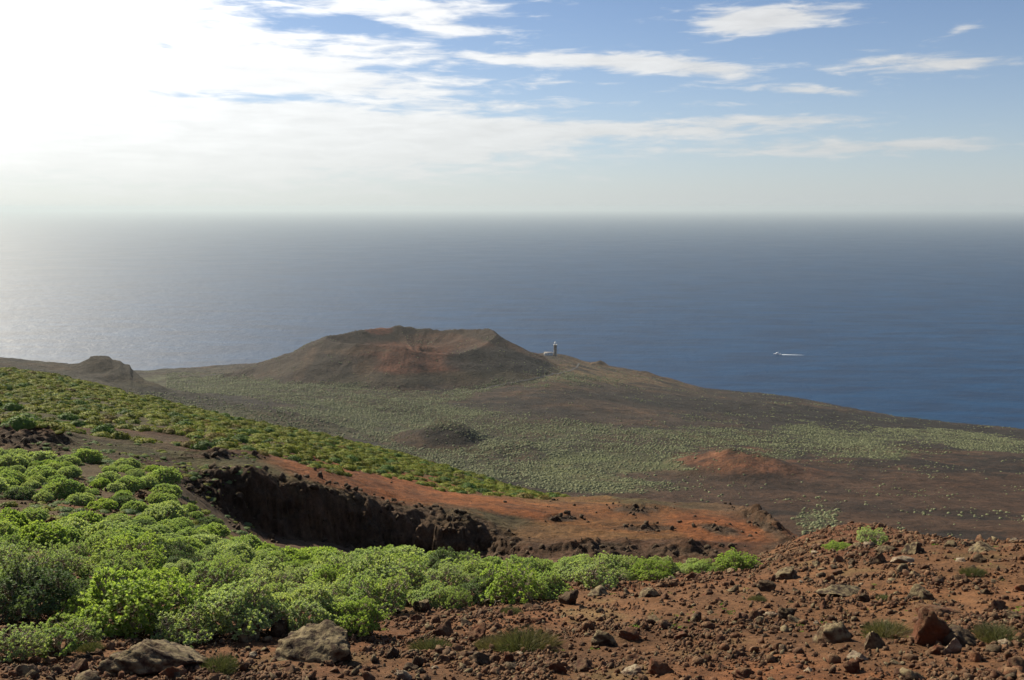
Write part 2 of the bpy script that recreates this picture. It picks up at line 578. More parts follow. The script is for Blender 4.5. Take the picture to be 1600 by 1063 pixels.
def leaf_mat(name, dark, light, warm, trans=.35):
    m, g, out = new_mat(name)
    oi = g.node('ShaderNodeObjectInfo')
    geo = g.node('ShaderNodeNewGeometry')
    rnd = oi.outputs['Random']
    isl = geo.outputs['Random Per Island']
    tcn = g.node('ShaderNodeTexCoord')
    n = g.noise(geo.outputs['Position'], 1.3, 2.0, .5)
    c = g.mix(g.ramp(rnd, 0, 1), dark, light)
    c = g.mix(g.ramp(n, .38, .68, 0, .75), c, warm)
    c = g.mix(1.0, c, g.mix(isl, (.62, .68, .66, 1), (1.35, 1.28, 1.2, 1)), 'MULTIPLY')
    b = g.node('ShaderNodeBsdfPrincipled')
    g.l.new(c, b.inputs['Base Color'])
    b.inputs['Roughness'].default_value = .75
    b.inputs['Specular IOR Level'].default_value = .15
    t = g.node('ShaderNodeBsdfTranslucent')
    g.l.new(g.mix(1.0, c, (1.2, 1.25, .65, 1), 'MULTIPLY'), t.inputs[0])
    mx = g.node('ShaderNodeMixShader')
    mx.inputs[0].default_value = trans
    g.l.new(b.outputs[0], mx.inputs[1])
    g.l.new(t.outputs[0], mx.inputs[2])
    g.l.new(mx.outputs[0], out.inputs[0])
    return m


def bark_mat():
    m, g, out = new_mat('bark')
    b = g.node('ShaderNodeBsdfPrincipled')
    geo = g.node('ShaderNodeNewGeometry')
    n = g.noise(geo.outputs['Position'], 9.0, 5.0, .6)
    c = g.mix(g.ramp(n, .3, .7), (.15, .115, .08, 1), (.42, .36, .28, 1))
    g.l.new(c, b.inputs['Base Color'])
    b.inputs['Roughness'].default_value = .9
    g.l.new(b.outputs[0], out.inputs[0])
    return m


def rock_mat(name, c1, c2, lichen, amount):
    """stone with a crust of pale lichen on its upper faces"""
    m, g, out = new_mat(name)
    b = g.node('ShaderNodeBsdfPrincipled')
    geo = g.node('ShaderNodeNewGeometry')
    oi = g.node('ShaderNodeObjectInfo')
    p = geo.outputs['Position']
    n = g.noise(p, 3.0, 6.0, .65)
    n2 = g.noise(p, 17.0, 5.0, .7)
    c = g.mix(g.ramp(n, .32, .68), c1, c2)
    c = g.mix(1.0, c, g.mix(oi.outputs['Random'], (.65, .65, .7, 1), (1.25, 1.2, 1.15, 1)), 'MULTIPLY')
    c = g.mix(g.ramp(n2, .3, .75, 0, .55), c, g.mix(1.0, c, (.35, .32, .3, 1), 'MULTIPLY'))
    sp = g.node('ShaderNodeSeparateXYZ')
    g.l.new(geo.outputs['Normal'], sp.inputs[0])
    up = g.ramp(sp.outputs[2], -.1, .7)
    nl = g.noise(p, 7.0, 7.0, .72)
    lf = g.math('MULTIPLY', up, g.ramp(nl, .40, .58))
    lf = g.math('MULTIPLY', lf, amount)
    c = g.mix(lf, c, lichen)
    g.l.new(c, b.inputs['Base Color'])
    b.inputs['Roughness'].default_value = .92
    b.inputs['Specular IOR Level'].default_value = .2
    bp = g.node('ShaderNodeBump')
    bp.inputs['Strength'].default_value = .8
    bp.inputs['Distance'].default_value = .04
    g.l.new(g.math('ADD', n2, nl), bp.inputs['Height'])
    g.l.new(bp.outputs[0], b.inputs['Normal'])
    g.l.new(b.outputs[0], out.inputs[0])
    return m


def plain_mat(name, c, rough=.7, metallic=0.0, var=.2, scale=2.0):
    m, g, out = new_mat(name)
    b = g.node('ShaderNodeBsdfPrincipled')
    geo = g.node('ShaderNodeNewGeometry')
    n = g.noise(geo.outputs['Position'], scale, 5.0, .6)
    cc = g.mix(n, tuple(v * (1 - var) for v in c) + (1,), tuple(v * (1 + var) for v in c) + (1,))
    g.l.new(cc, b.inputs['Base Color'])
    b.inputs['Roughness'].default_value = rough
    b.inputs['Metallic'].default_value = metallic
    g.l.new(b.outputs[0], out.inputs[0])
    return m


def sea_mat():
    m, g, out = new_mat('sea_water')
    b = g.node('ShaderNodeBsdfPrincipled')
    geo = g.node('ShaderNodeNewGeometry')
    p = geo.outputs['Position']
    at = g.node('ShaderNodeAttribute', attribute_name='Col')
    big = g.noise(p, 1 / 900.0, 4.0, .55, .6)
    c = g.mix(1.0, at.outputs['Color'], g.mix(big, (.85, .87, .88, 1), (1.15, 1.12, 1.1, 1)), 'MULTIPLY')
    # whitecaps
    mp = g.node('ShaderNodeMapping')
    mp.inputs['Scale'].default_value = (1 / 26.0, 1 / 9.0, 1.0)
    g.l.new(p, mp.inputs[0])
    wc = g.noise(mp.outputs[0], 1.0, 3.0, .6)
    mp2 = g.node('ShaderNodeMapping')
    mp2.inputs['Scale'].default_value = (1 / 260.0, 1 / 70.0, 1.0)
    mp2.inputs['Rotation'].default_value = (0, 0, .25)
    g.l.new(p, mp2.inputs[0])
    lanes = g.noise(mp2.outputs[0], 1.0, 7.0, .68, .3)
    c = g.mix(1.0, c, g.mix(g.ramp(lanes, .3, .7), (.55, .6, .65, 1), (1.5, 1.4, 1.3, 1)), 'MULTIPLY')
    c = g.mix(g.ramp(wc, .86, .90, 0, .4), c, (.6, .65, .7, 1))
    g.l.new(c, b.inputs['Base Color'])
    b.inputs['IOR'].default_value = 1.33
    b.inputs['Specular IOR Level'].default_value = .46
    rg = g.noise(p, 1 / 420.0, 4.0, .6, .8)
    g.l.new(g.ramp(rg, .3, .7, .51, .59), b.inputs['Roughness'])
    w1 = g.noise(p, 1 / 48.0, 4.0, .6, .4)
    w2 = g.noise(p, 1 / 9.0, 3.0, .6, .3)
    h = g.math('ADD', g.math('MULTIPLY', w1, 3.0), g.math('MULTIPLY', w2, 1.1))
    bp = g.node('ShaderNodeBump')
    bp.inputs['Strength'].default_value = .9
    bp.inputs['Distance'].default_value = 1.0
    g.l.new(h, bp.inputs['Height'])
    g.l.new(bp.outputs[0], b.inputs['Normal'])
    g.l.new(b.outputs[0], out.inputs[0])
    return m


M = {
    'near': ground_mat('red_cinder_soil', [(5.0, .62, 1.35), (.6, .6, 1.4), (.09, .55, 1.45)], .10, strength=.9),
    'ridge': ground_mat('ridge_soil', [(16.0, .6, 1.4), (3.0, .5, 1.5), (.6, .5, 1.5), (.2, .6, 1.4)], .7, strength=1.0),
    'far': ground_mat('lava_plain_ground', [(120.0, .7, 1.3), (26.0, .45, 1.55), (7.0, .5, 1.5), (2.2, .55, 1.45)], 7.0, strength=1.0),
    'cone': ground_mat('cinder_cone_ground', [(70.0, .75, 1.25), (20.0, .6, 1.4), (5.0, .55, 1.45)], 6.0, strength=.9),
    'leaf': leaf_mat('succulent_leaves', (.23, .33, .125, 1), (.31, .41, .165, 1), (.35, .425, .145, 1), .44),
    'leaf_pale': leaf_mat('pale_succulent_leaves', (.29, .38, .185, 1), (.37, .45, .235, 1), (.39, .455, .185, 1), .44),
    'leaf_dark': leaf_mat('blue_green_leaves', (.11, .17, .085, 1), (.15, .21, .10, 1), (.17, .23, .085, 1), .3),
    'leaf_lime': leaf_mat('lime_leaves', (.26, .36, .095, 1), (.31, .42, .12, 1), (.33, .42, .11, 1), .46),
    'leaf_hill': leaf_mat('hillside_leaves', (.085, .115, .024, 1), (.20, .245, .05, 1), (.22, .205, .042, 1), .28),
    'leaf_green': leaf_mat('deep_green_leaves', (.035, .075, .02, 1), (.09, .16, .04, 1), (.12, .18, .04, 1), .25),
    'leaf_dry': leaf_mat('dry_olive_leaves', (.09, .075, .025, 1), (.19, .15, .045, 1), (.16, .15, .04, 1), .2),
    'leaf_plain': leaf_mat('plain_shrub_leaves', (.075, .092, .048, 1), (.20, .22, .125, 1), (.19, .20, .10, 1), .15),
    'grass': leaf_mat('grey_green_blades', (.085, .095, .05, 1), (.13, .14, .07, 1), (.15, .12, .075, 1), .3),
    'weed': leaf_mat('green_weeds', (.09, .20, .03, 1), (.16, .30, .04, 1), (.2, .28, .05, 1), .35),
    'bark': bark_mat(),
    'rock_red': rock_mat('red_cinder_rock', (.145, .055, .027, 1), (.07, .03, .019, 1), (.22, .16, .085, 1), .4),
    'rock_lichen': rock_mat('lichen_rock', (.10, .056, .034, 1), (.042, .03, .023, 1), (.225, .18, .10, 1), .88),
    'rock_dark': rock_mat('dark_lava_rock', (.075, .048, .031, 1), (.032, .023, .017, 1), (.15, .11, .06, 1), .55),
    'rock_pale': rock_mat('pale_rock', (.26, .18, .12, 1), (.16, .11, .08, 1), (.33, .28, .19, 1), .8),
    'gravel': rock_mat('cinder_gravel', (.155, .070, .034, 1), (.07, .033, .02, 1), (.27, .19, .11, 1), .4),
}
SEA = sea_mat()

# ------------------------------------------------------------------ terrain meshes
HALF = math.radians(33.0)


def brush(px, py, C, table, jx, jy):
    """soft patches of ground colour, at the places the photograph shows them"""
    qx, qy = px + jx, py + jy
    for (bx, by, wx, wy, tilt, colr, k) in table:
        dy = (qy - by) - (qx - bx) * tilt
        d = ((qx - bx) / wx) ** 2 + (dy / wy) ** 2
        m = (k * (1 - sstep(.55, 1.25, d)))[:, None]
        C[:] = C * (1 - m) + np.array(colr)[None] * m
    return C


SOIL = (.120, .060, .028)
SOIL_DK = (.072, .035, .020)
OCHRE = (.135, .066, .024)
RED = (.150, .052, .017)
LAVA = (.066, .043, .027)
BROWN = (.085, .050, .028)
OLIVE = (.055, .050, .021)
GRN = (.115, .135, .050)
GRND = (.075, .085, .040)
LAVAF = (.034, .024, .018)
LAVAR = (.058, .032, .019)

# --- near slope: foreground and the ridge behind the gully
nph, nrr = polar_grid(True, HALF, 760, math.pi, 40, .35, 560.0, 660)
nrr = np.concatenate([np.exp(np.linspace(math.log(.35), math.log(11), 40)), np.exp(np.linspace(math.log(11), math.log(60), 300))[1:],
                      np.linspace(60, 76, 50)[1:], np.linspace(76, 104, 210)[1:], np.linspace(104, 300, 170)[1:], np.linspace(300, 560, 22)[1:]])
PH, RR = np.meshgrid(nph, nrr)
NX, NY = (RR * np.sin(PH)).ravel(), (RR * np.cos(PH)).ravel()
NZ, NEDGE, NS = near_height(NX, NY, True)
ncols, nrows = len(nph), len(nrr)
near_tab = NZ.reshape(nrows, ncols)
npx, npy = project(NX, NY, NZ)
nr = RR.ravel()
C = np.tile(np.array(SOIL), (len(NX), 1))
jx, jy = 26 * fbm(NX, NY, 6, 4, 81), 10 * fbm(NX, NY, 6, 4, 82)
# distant half of the near land
hill = (nr > 70)
Ch = np.tile(np.array(BROWN), (len(NX), 1))
brush(npx, npy, Ch, [
    (200, 610, 900, 120, .22, OLIVE, 1), (300, 690, 420, 14, .1, SOIL_DK, .9), (180, 690, 130, 14, .02, OLIVE, .6),
    (640, 760, 240, 26, .18, RED, .95), (860, 790, 160, 26, .1, OCHRE, .75), (760, 790, 110, 14, .2, RED, .8), (1000, 812, 220, 24, .06, RED, .6), (950, 830, 150, 20, 0, OCHRE, .6),
    (1120, 830, 80, 26, .2, RED, .8), (1000, 858, 220, 20, 0, SOIL_DK, .8), (280, 760, 90, 40, .3, SOIL_DK, .9), (430, 705, 90, 8, .2, RED, .6)], jx, jy)
m = hill[:, None] * 1.0
C = C * (1 - m) + Ch * m
brush(npx, npy, C, [(1330, 840, 110, 34, .1, (.115, .046, .022), .8)], jx, jy)
lef = ((1 - sstep(300, 420, npx)) * sstep(34, 44, nr) * (1 - sstep(80, 92, nr)))[:, None]
C = C * (1 - lef * .75) + np.array((.058, .044, .020))[None] * lef * .75
patch = (sstep(.12, .5, fbm(NX, NY, 3.2, 4, 84)) * (nr < 60) * .55)[:, None]
C = C * (1 - patch) + np.array((.155, .066, .030))[None] * patch
moss = (sstep(.22, .55, fbm(NX, NY, 1.7, 4, 85)) * (nr < 45) * .45)[:, None]
C = C * (1 - moss) + np.array((.13, .095, .04))[None] * moss
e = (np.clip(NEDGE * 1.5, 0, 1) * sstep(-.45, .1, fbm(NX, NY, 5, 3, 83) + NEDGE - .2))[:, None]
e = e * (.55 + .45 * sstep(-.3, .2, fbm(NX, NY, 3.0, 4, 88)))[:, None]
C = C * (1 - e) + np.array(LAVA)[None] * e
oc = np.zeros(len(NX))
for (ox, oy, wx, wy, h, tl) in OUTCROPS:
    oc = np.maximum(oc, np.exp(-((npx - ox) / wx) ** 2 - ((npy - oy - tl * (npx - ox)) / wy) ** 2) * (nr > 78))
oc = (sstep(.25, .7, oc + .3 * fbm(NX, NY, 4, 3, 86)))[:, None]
C = C * (1 - oc) + np.array(LAVA)[None] * 1.0 * oc  # lava colour; on the tilted crest band it also paints in the ridge's shade
mot = (sstep(.05, .45, fbm(NX, NY, 5.0, 5, 87, gain=.62)) * sstep(70, 84, nr) * .5)[:, None]
C = C * (1 - mot) + np.array((.050, .030, .018))[None] * mot


def grid_faces(nrw, ncl):
    i = np.arange(nrw - 1)[:, None] * ncl + np.arange(ncl - 1)[None]
    i = i.ravel()
    return np.stack([i, i + ncl, i + ncl + 1, i + 1], 1)


def sub_object(name, V, F, C, mat, label):
    used = np.unique(F)
    remap = np.full(len(V), -1, np.int64)
    remap[used] = np.arange(len(used))
    me = make_mesh(name, V[used], remap[F][:, ::-1])
    set_color(me, C[used])
    set_smooth(me)
    o = link(name, me, mat)
    return tag(o, label, 'terrain', None, 'structure')


face = NEDGE * np.clip(NS * (1 - NS) * 4, 0, 1)
push = face * (.9 * fbm(NX * .8, NZ * 1.6, 2.6, 5, 141, gain=.65, ridged=True) + .7 * fbm(NX * 2, NZ * 4, 1.4, 4, 142, gain=.65))
V = np.stack([NX - push * np.sin(PH.ravel()), NY - push * np.cos(PH.ravel()), NZ + CAM_H], 1)
F = grid_faces(nrows, ncols)
fs = (NS[F].mean(1) > .02) & (nr[F].mean(1) > 70)
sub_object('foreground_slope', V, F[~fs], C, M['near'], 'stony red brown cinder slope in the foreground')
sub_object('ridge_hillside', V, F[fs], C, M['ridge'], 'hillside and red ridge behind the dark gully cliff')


def lookup(tab, phs, lnrs, x, y):
    phi, lr = np.arctan2(x, y), np.log(np.maximum(np.hypot(x, y), 1e-3))
    a = np.clip(np.interp(phi, phs, np.arange(len(phs))), 0, len(phs) - 1.001)
    b = np.clip(np.interp(lr, lnrs, np.arange(len(lnrs))), 0, len(lnrs) - 1.001)
    i, j = a.astype(int), b.astype(int)
    fa, fb = a - i, b - j
    return (tab[j, i] * (1 - fa) + tab[j, i + 1] * fa) * (1 - fb) + (tab[j + 1, i] * (1 - fa) + tab[j + 1, i + 1] * fa) * fb


def near_z(x, y):
    return lookup(near_tab, nph, np.log(nrr), np.asarray(x, float), np.asarray(y, float))


# --- the coastal plain
fph, frr = polar_grid(True, HALF, 780, math.radians(75), 24, 300.0, 2260.0, 520)
PHF, RRF = np.meshgrid(fph, frr)
FX, FY = (RRF * np.sin(PHF)).ravel(), (RRF * np.cos(PHF)).ravel()
FZ, FT, FH = far_height(FX, FY, True)
far_tab = FZ.reshape(len(frr), len(fph))
fpx, fpy = project(FX, FY, FZ)


def far_z(x, y):
    return lookup(far_tab, fph, np.log(frr), np.asarray(x, float), np.asarray(y, float))


def veg_mask(x, y, px, py):
    """how thick the shrubs stand on the plain"""
    qx = px + 55 * fbm(x, y, 120, 4, 91) + 22 * fbm(x, y, 30, 3, 92)
    qy = py + 13 * fbm(x, y, 110, 4, 93) + 5 * fbm(x, y, 30, 3, 94)
    v = np.zeros_like(px)

    def add(bx, by, wx, wy, tilt, k):
        dy = (qy - by) - (qx - bx) * tilt
        d = ((qx - bx) / wx) ** 2 + (dy / wy) ** 2
        np.maximum(v, k * (1 - sstep(.6, 1.15, d)), out=v)
    add(450, 625, 320, 34, .03, 1.0)
    add(640, 660, 330, 38, .06, 1.0)
    add(820, 712, 330, 42, .05, 1.0)
    add(1020, 700, 260, 34, .0, 1.0)
    add(960, 745, 180, 30, 0, 1.0)
    add(1120, 690, 240, 16, .0, .9)
    add(1400, 684, 220, 22, .03, .95)
    add(1520, 690, 160, 14, .05, .8)
    add(1300, 705, 120, 14, .1, .7)
    add(1275, 815, 42, 26, -.3, .75)
    add(280, 600, 130, 18, .1, .9)
    add(760, 606, 150, 10, -.12, .8)
    add(900, 585, 90, 12, .1, .35)
    add(1150, 615, 150, 6, .12, .0)
    # bare tongues of lava
    for (bx, by, wx, wy, tilt) in ((700, 686, 85, 18, .08), (330, 625, 150, 9, .12), (1130, 720, 75, 20, .0), (850, 640, 190, 15, .07),
                                   (1330, 668, 60, 8, .05), (1180, 752, 260, 14, .02), (560, 690, 60, 5, .05), (1480, 700, 60, 5, .1)):
        dy = (qy - by) - (qx - bx) * tilt
        d = ((qx - bx) / wx) ** 2 + (dy / wy) ** 2
        v *= sstep(.5, 1.1, d) * .9 + .1
    v = v * (.42 + .58 * sstep(-.30, .12, fbm(x, y * 1.6, 62, 4, 98) + .35 * fbm(x, y, 16, 3, 99)))
    return v * np.where(np.hypot(x - VX, y - VY) < 190, .05, 1)


CF = np.tile(np.array(LAVAF), (len(FX), 1))
fjx, fjy = 40 * fbm(FX, FY, 90, 4, 95), 9 * fbm(FX, FY, 80, 4, 96)
brush(fpx, fpy, CF, [
    (1350, 790, 500, 60, .05, LAVAR, .8), (1420, 730, 250, 30, .03, LAVAR, .7), (1140, 722, 80, 22, 0, (.115, .048, .024), .9),
    (1240, 735, 90, 16, .05, (.09, .04, .022), .7), (980, 600, 160, 30, .2, (.095, .062, .034), .8), (900, 590, 80, 14, 0, (.12, .085, .045), .5),
    (1150, 640, 360, 26, .12, (.026, .020, .016), .9), (1480, 668, 220, 14, .1, (.024, .018, .015), .9), (860, 640, 180, 20, .05, (.050, .034, .024), .7), (700, 686, 75, 14, .08, (.014, .011, .010), 1),
    (790, 706, 60, 8, .05, (.07, .04, .025), .8), (120, 590, 330, 40, .05, (.042, .037, .025), .9), (330, 628, 130, 10, .13, (.035, .03, .024), .8),
    (120, 640, 300, 40, .05, GRND, .6)], fjx, fjy)
vm = veg_mask(FX, FY, fpx, fpy)
g2 = np.where((fbm(FX, FY, 60, 3, 97) > 0)[:, None], np.array(GRND)[None], np.array(OLIVE)[None] * .8)
crust = (sstep(.0, .22, fbm(FX, FY * 1.7, 60, 5, 100, gain=.62)) * .8)[:, None]
CF = CF * (1 - crust) + np.array((.016, .013, .011))[None] * crust
rusty = (sstep(.1, .5, fbm(FX, FY * 1.5, 55, 4, 101, gain=.6)) * .45)[:, None]
CF = CF * (1 - rusty) + np.array((.078, .045, .025))[None] * rusty
CF = CF * (1 - .72 * vm[:, None]) + g2 * .72 * vm[:, None]
bright = (vm * (1 - sstep(.3, 1.2, ((fpx - 950) / 140) ** 2 + ((fpy - 735) / 30) ** 2)) * .6)[:, None]
CF = CF * (1 - bright) + np.array(GRN)[None] * bright
brush(fpx, fpy, CF, [(700, 684, 66, 15, .06, (.015, .012, .010), .95), (165, 575, 75, 22, .1, (.028, .023, .017), .85), (330, 626, 130, 9, .13, (.022, .018, .015), .8),
                     (1180, 640, 330, 13, .10, (.017, .014, .012), .75), (1330, 668, 60, 8, .05, (.018, .015, .012), .9), (1500, 668, 160, 7, .10, (.018, .015, .012), .8),
                     (860, 645, 150, 9, .07, (.028, .021, .016), .7), (1350, 770, 420, 34, .03, (.045, .026, .017), .55)], fjx, fjy)
# cinder cone colours
CV = np.tile(np.array((.036, .024, .017)), (len(FX), 1))
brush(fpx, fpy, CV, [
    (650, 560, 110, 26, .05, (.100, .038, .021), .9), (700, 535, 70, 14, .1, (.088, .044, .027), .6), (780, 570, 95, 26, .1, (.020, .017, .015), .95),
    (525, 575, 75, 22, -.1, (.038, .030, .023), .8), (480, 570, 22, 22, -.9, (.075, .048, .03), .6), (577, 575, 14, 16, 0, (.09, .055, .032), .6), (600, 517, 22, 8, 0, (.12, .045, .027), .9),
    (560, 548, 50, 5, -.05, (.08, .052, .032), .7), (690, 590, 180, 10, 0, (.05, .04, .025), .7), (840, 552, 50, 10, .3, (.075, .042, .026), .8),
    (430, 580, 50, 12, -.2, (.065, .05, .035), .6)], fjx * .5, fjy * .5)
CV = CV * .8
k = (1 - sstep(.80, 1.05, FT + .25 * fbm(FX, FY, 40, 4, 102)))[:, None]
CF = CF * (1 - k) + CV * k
# wet dark rock at the shore
sh = (1 - sstep(4, 16, FZ + CAM_H))[:, None]
CF = CF * (1 - sh) + np.array((.02, .018, .017))[None] * sh

V = np.stack([FX, FY, FZ + CAM_H], 1)
F = grid_faces(len(frr), len(fph))
fv = (FT[F].mean(1) < 1.0)
fh = (FH[F].mean(1) > .5) & ~fv & (FZ[F].max(1) > -CAM_H + 40)
sub_object('coastal_plain', V, F[~fv & ~fh], CF, M['far'], 'wide lava plain with green shrub patches sloping down to the sea')
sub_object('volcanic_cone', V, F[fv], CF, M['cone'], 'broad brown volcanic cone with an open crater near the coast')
sub_object('headland', V, F[fh], CF, M['far'], 'low grey brown headland with a stepped knoll by the sea')

# --- the sea
sph = np.linspace(-math.pi, math.pi, 181)
srr = np.concatenate([np.linspace(1350, 2300, 60), np.exp(np.linspace(math.log(2330), math.log(110000), 100))])
SP, SR = np.meshgrid(sph, srr)
sx, sy = (SR * np.sin(SP)).ravel(), (SR * np.cos(SP)).ravel()
V = np.stack([sx, sy, np.zeros_like(sx)], 1)
F = grid_faces(len(srr), len(sph))
CS = np.tile(np.array((.0008, .029, .088)), (len(V), 1))
shal = (1 - sstep(40, 260, SR.ravel() - COAST(np.clip(SP.ravel(), -.6, .6)))) * sstep(.3, .44, SP.ravel())
CS = CS * (1 - shal[:, None]) + np.array((.015, .15, .19))[None] * shal[:, None]
me = make_mesh('sea', V, F[:, ::-1])
set_color(me, CS)
set_smooth(me)
tag(link('sea', me, SEA), 'deep blue ocean reaching to the hazy horizon', 'sea', None, 'structure')


# ------------------------------------------------------------------ placing things
def ray_ground(px, py, tab_fn, lo, hi, n=900):
    """first point of the ground along the ray through a pixel"""
    x, y, z = pix_dir(px, py)
    h = math.hypot(x, y)
    r = np.exp(np.linspace(math.log(lo), math.log(hi), n))
    gx, gy, gz = x / h * r, y / h * r, z / h * r
    tz = tab_fn(gx, gy)
    hit = np.nonzero(gz <= tz)[0]
    i = hit[0] if len(hit) else n - 1
    return float(gx[i]), float(gy[i]), float(tz[i])


# ------------------------------------------------------------------ shrubs
def ortho(d):
    a = np.array([0, 0, 1.0]) if abs(d[2]) < .9 else np.array([1.0, 0, 0])
    u = np.cross(d, a)
    u /= np.linalg.norm(u)
    return u, np.cross(d, u)


def tube(Vl, Fl, a, b, ra, rb, sides):
    d = b - a
    L = np.linalg.norm(d)
    if L < 1e-6:
        return
    u, w = ortho(d / L)
    k = len(Vl)
    for p, r in ((a, ra), (b, rb)):
        for i in range(sides):
            t = 2 * math.pi * i / sides
            Vl.append(p + r * (math.cos(t) * u + math.sin(t) * w))
    for i in range(sides):
        j = (i + 1) % sides
        Fl.append((k + i, k + j, k + sides + j, k + sides + i))


def shrub_meshes(name, seed, n_tips, n_leaf, leaf_len, leaf_w, height=.85, sides=5, low=.10, thick=.055, lumps=.18, inner=.4):
    """trunk mesh and crown mesh of a dome-shaped succulent shrub of about one metre radius"""
    g = np.random.default_rng(seed)
    i = np.arange(n_tips) + .5
    zz = low + (1 - low) * (1 - i / n_tips)
    th = i * 2.399963 + g.uniform(0, 6)
    zz = zz + g.normal(0, .04, n_tips)
    zz = np.clip(np.where(zz > .998, 1.996 - zz, zz), .04, .998)
    th = th + g.normal(0, .12, n_tips)
    s = np.sqrt(1 - zz * zz)
    D = np.stack([s * np.cos(th), s * np.sin(th), zz], 1)
    ax = g.uniform(.85, 1.15)
    ell = np.array([ax, 1 / ax, height])
    ph = g.uniform(0, 6, 6)
    lump = 1 + lumps * (np.sin(D[:, 0] * 5 + ph[0]) * np.sin(D[:, 1] * 5 + ph[1]) + .6 * np.sin(D[:, 0] * 9 + ph[2]) * np.sin(D[:, 1] * 8 + ph[3]))
    R = lump * g.uniform(.9, 1.06, n_tips)
    tips = D * ell * R[:, None]
    tips[:, 2] += .12
    tv, tf = [], []
    base = np.array([0, 0, -.15])

    def grow(idx, p, rad, depth):
        if len(idx) == 1 or depth >= 6:
            for q in idx:
                mid = (p * .45 + tips[q] * .55) + g.normal(0, .02, 3)
                tube(tv, tf, p, mid, rad * .7, rad * .55, max(3, sides - 2))
                tube(tv, tf, mid, tips[q], rad * .55, rad * .45, 3)
            return
        k = min(len(idx), 4 if depth == 0 else 3)
        cen = tips[g.choice(idx, k, replace=False)].copy()
        for _ in range(5):
            a = np.argmin(((tips[idx][:, None] - cen[None]) ** 2).sum(2), 1)
            for c in range(k):
                if (a == c).any():
                    cen[c] = tips[idx][a == c].mean(0)
        frac = [.26, .50, .68, .80, .88, .94][depth]
        for c in range(k):
            sub = idx[a == c]
            if len(sub) == 0:
                continue
            q = cen[c] * frac * np.array([1, 1, .92]) + g.normal(0, .02, 3)
            r2 = max(rad * .72, .011)
            tube(tv, tf, p, q, rad, r2, sides)
            grow(sub, q, r2, depth + 1)
    foot = np.array([0, 0, .08])
    tube(tv, tf, base, foot, thick * 1.5, thick * 1.15, 6)
    grow(np.arange(n_tips), foot, thick, 0)
    tm = make_mesh(name + '_trunk', np.array(tv), np.array(tf))
    set_smooth(tm)
    # rosettes of leaves
    nin = int(n_tips * inner)
    pick = g.choice(n_tips, nin, replace=False)
    P = np.concatenate([tips, tips[pick] * g.uniform(.78, .93, nin)[:, None]])
    DD = np.concatenate([D, D[pick]])
    DD = DD * .7 + np.array([0, 0, .5])
    DD /= np.linalg.norm(DD, axis=1)[:, None]
    N = len(P)
    up = np.where(np.abs(DD[:, 2:3]) < .9, np.array([[0, 0, 1.0]]), np.array([[1.0, 0, 0]]))
    U = np.cross(DD, up)
    U /= np.linalg.norm(U, axis=1)[:, None]
    W = np.cross(DD, U)
    vs, fs = [], []
    for k in range(n_leaf):
        a = 2.39996 * k + g.uniform(0, .5, N)
        tilt = math.radians(82) - math.radians(105) * (k + .5) / n_leaf + g.normal(0, .12, N)
        tilt = np.radians(95) - np.radians(95) * ((k + .5) / n_leaf) ** .8 + g.normal(0, .12, N)
        rad = np.cos(a)[:, None] * U + np.sin(a)[:, None] * W
        ld = np.sin(tilt)[:, None] * rad + np.cos(tilt)[:, None] * DD
        sd = np.cross(ld, DD + .01 * U)
        sd /= np.maximum(np.linalg.norm(sd, axis=1), 1e-6)[:, None]
        L = (leaf_len * g.uniform(.75, 1.2, N))[:, None]
        w = leaf_w
        nrm = np.cross(sd, ld)
        p0 = P
        p1 = P + ld * L * .62 + sd * w
        p2 = P + ld * L - DD * L * .12
        p3 = P + ld * L * .62 - sd * w
        o = len(vs) * 0
        vs.append(np.stack([p0, p1, p2, p3], 1).reshape(-1, 3))
    Vc = np.concatenate(vs)
    nq = len(Vc) // 4
    Fc = np.arange(nq * 4).reshape(nq, 4)
    cm = make_mesh(name + '_crown', Vc, Fc)
    return tm, cm


HI = [shrub_meshes('shrub_near%d' % i, 100 + i, 600, 11, .078, .021, height=.76 + .07 * (i % 3), low=.3, lumps=.2) for i in range(5)]
OPEN = [shrub_meshes('shrub_open%d' % i, 140 + i, 300, 12, .092, .025, height=.88, low=.26, lumps=.3, inner=.2, thick=.06) for i in range(3)]
MID = [shrub_meshes('shrub_mid%d' % i, 200 + i, 340, 9, .13, .036, height=.72 + .06 * (i % 3), sides=4, low=.12, lumps=.12) for i in range(4)]


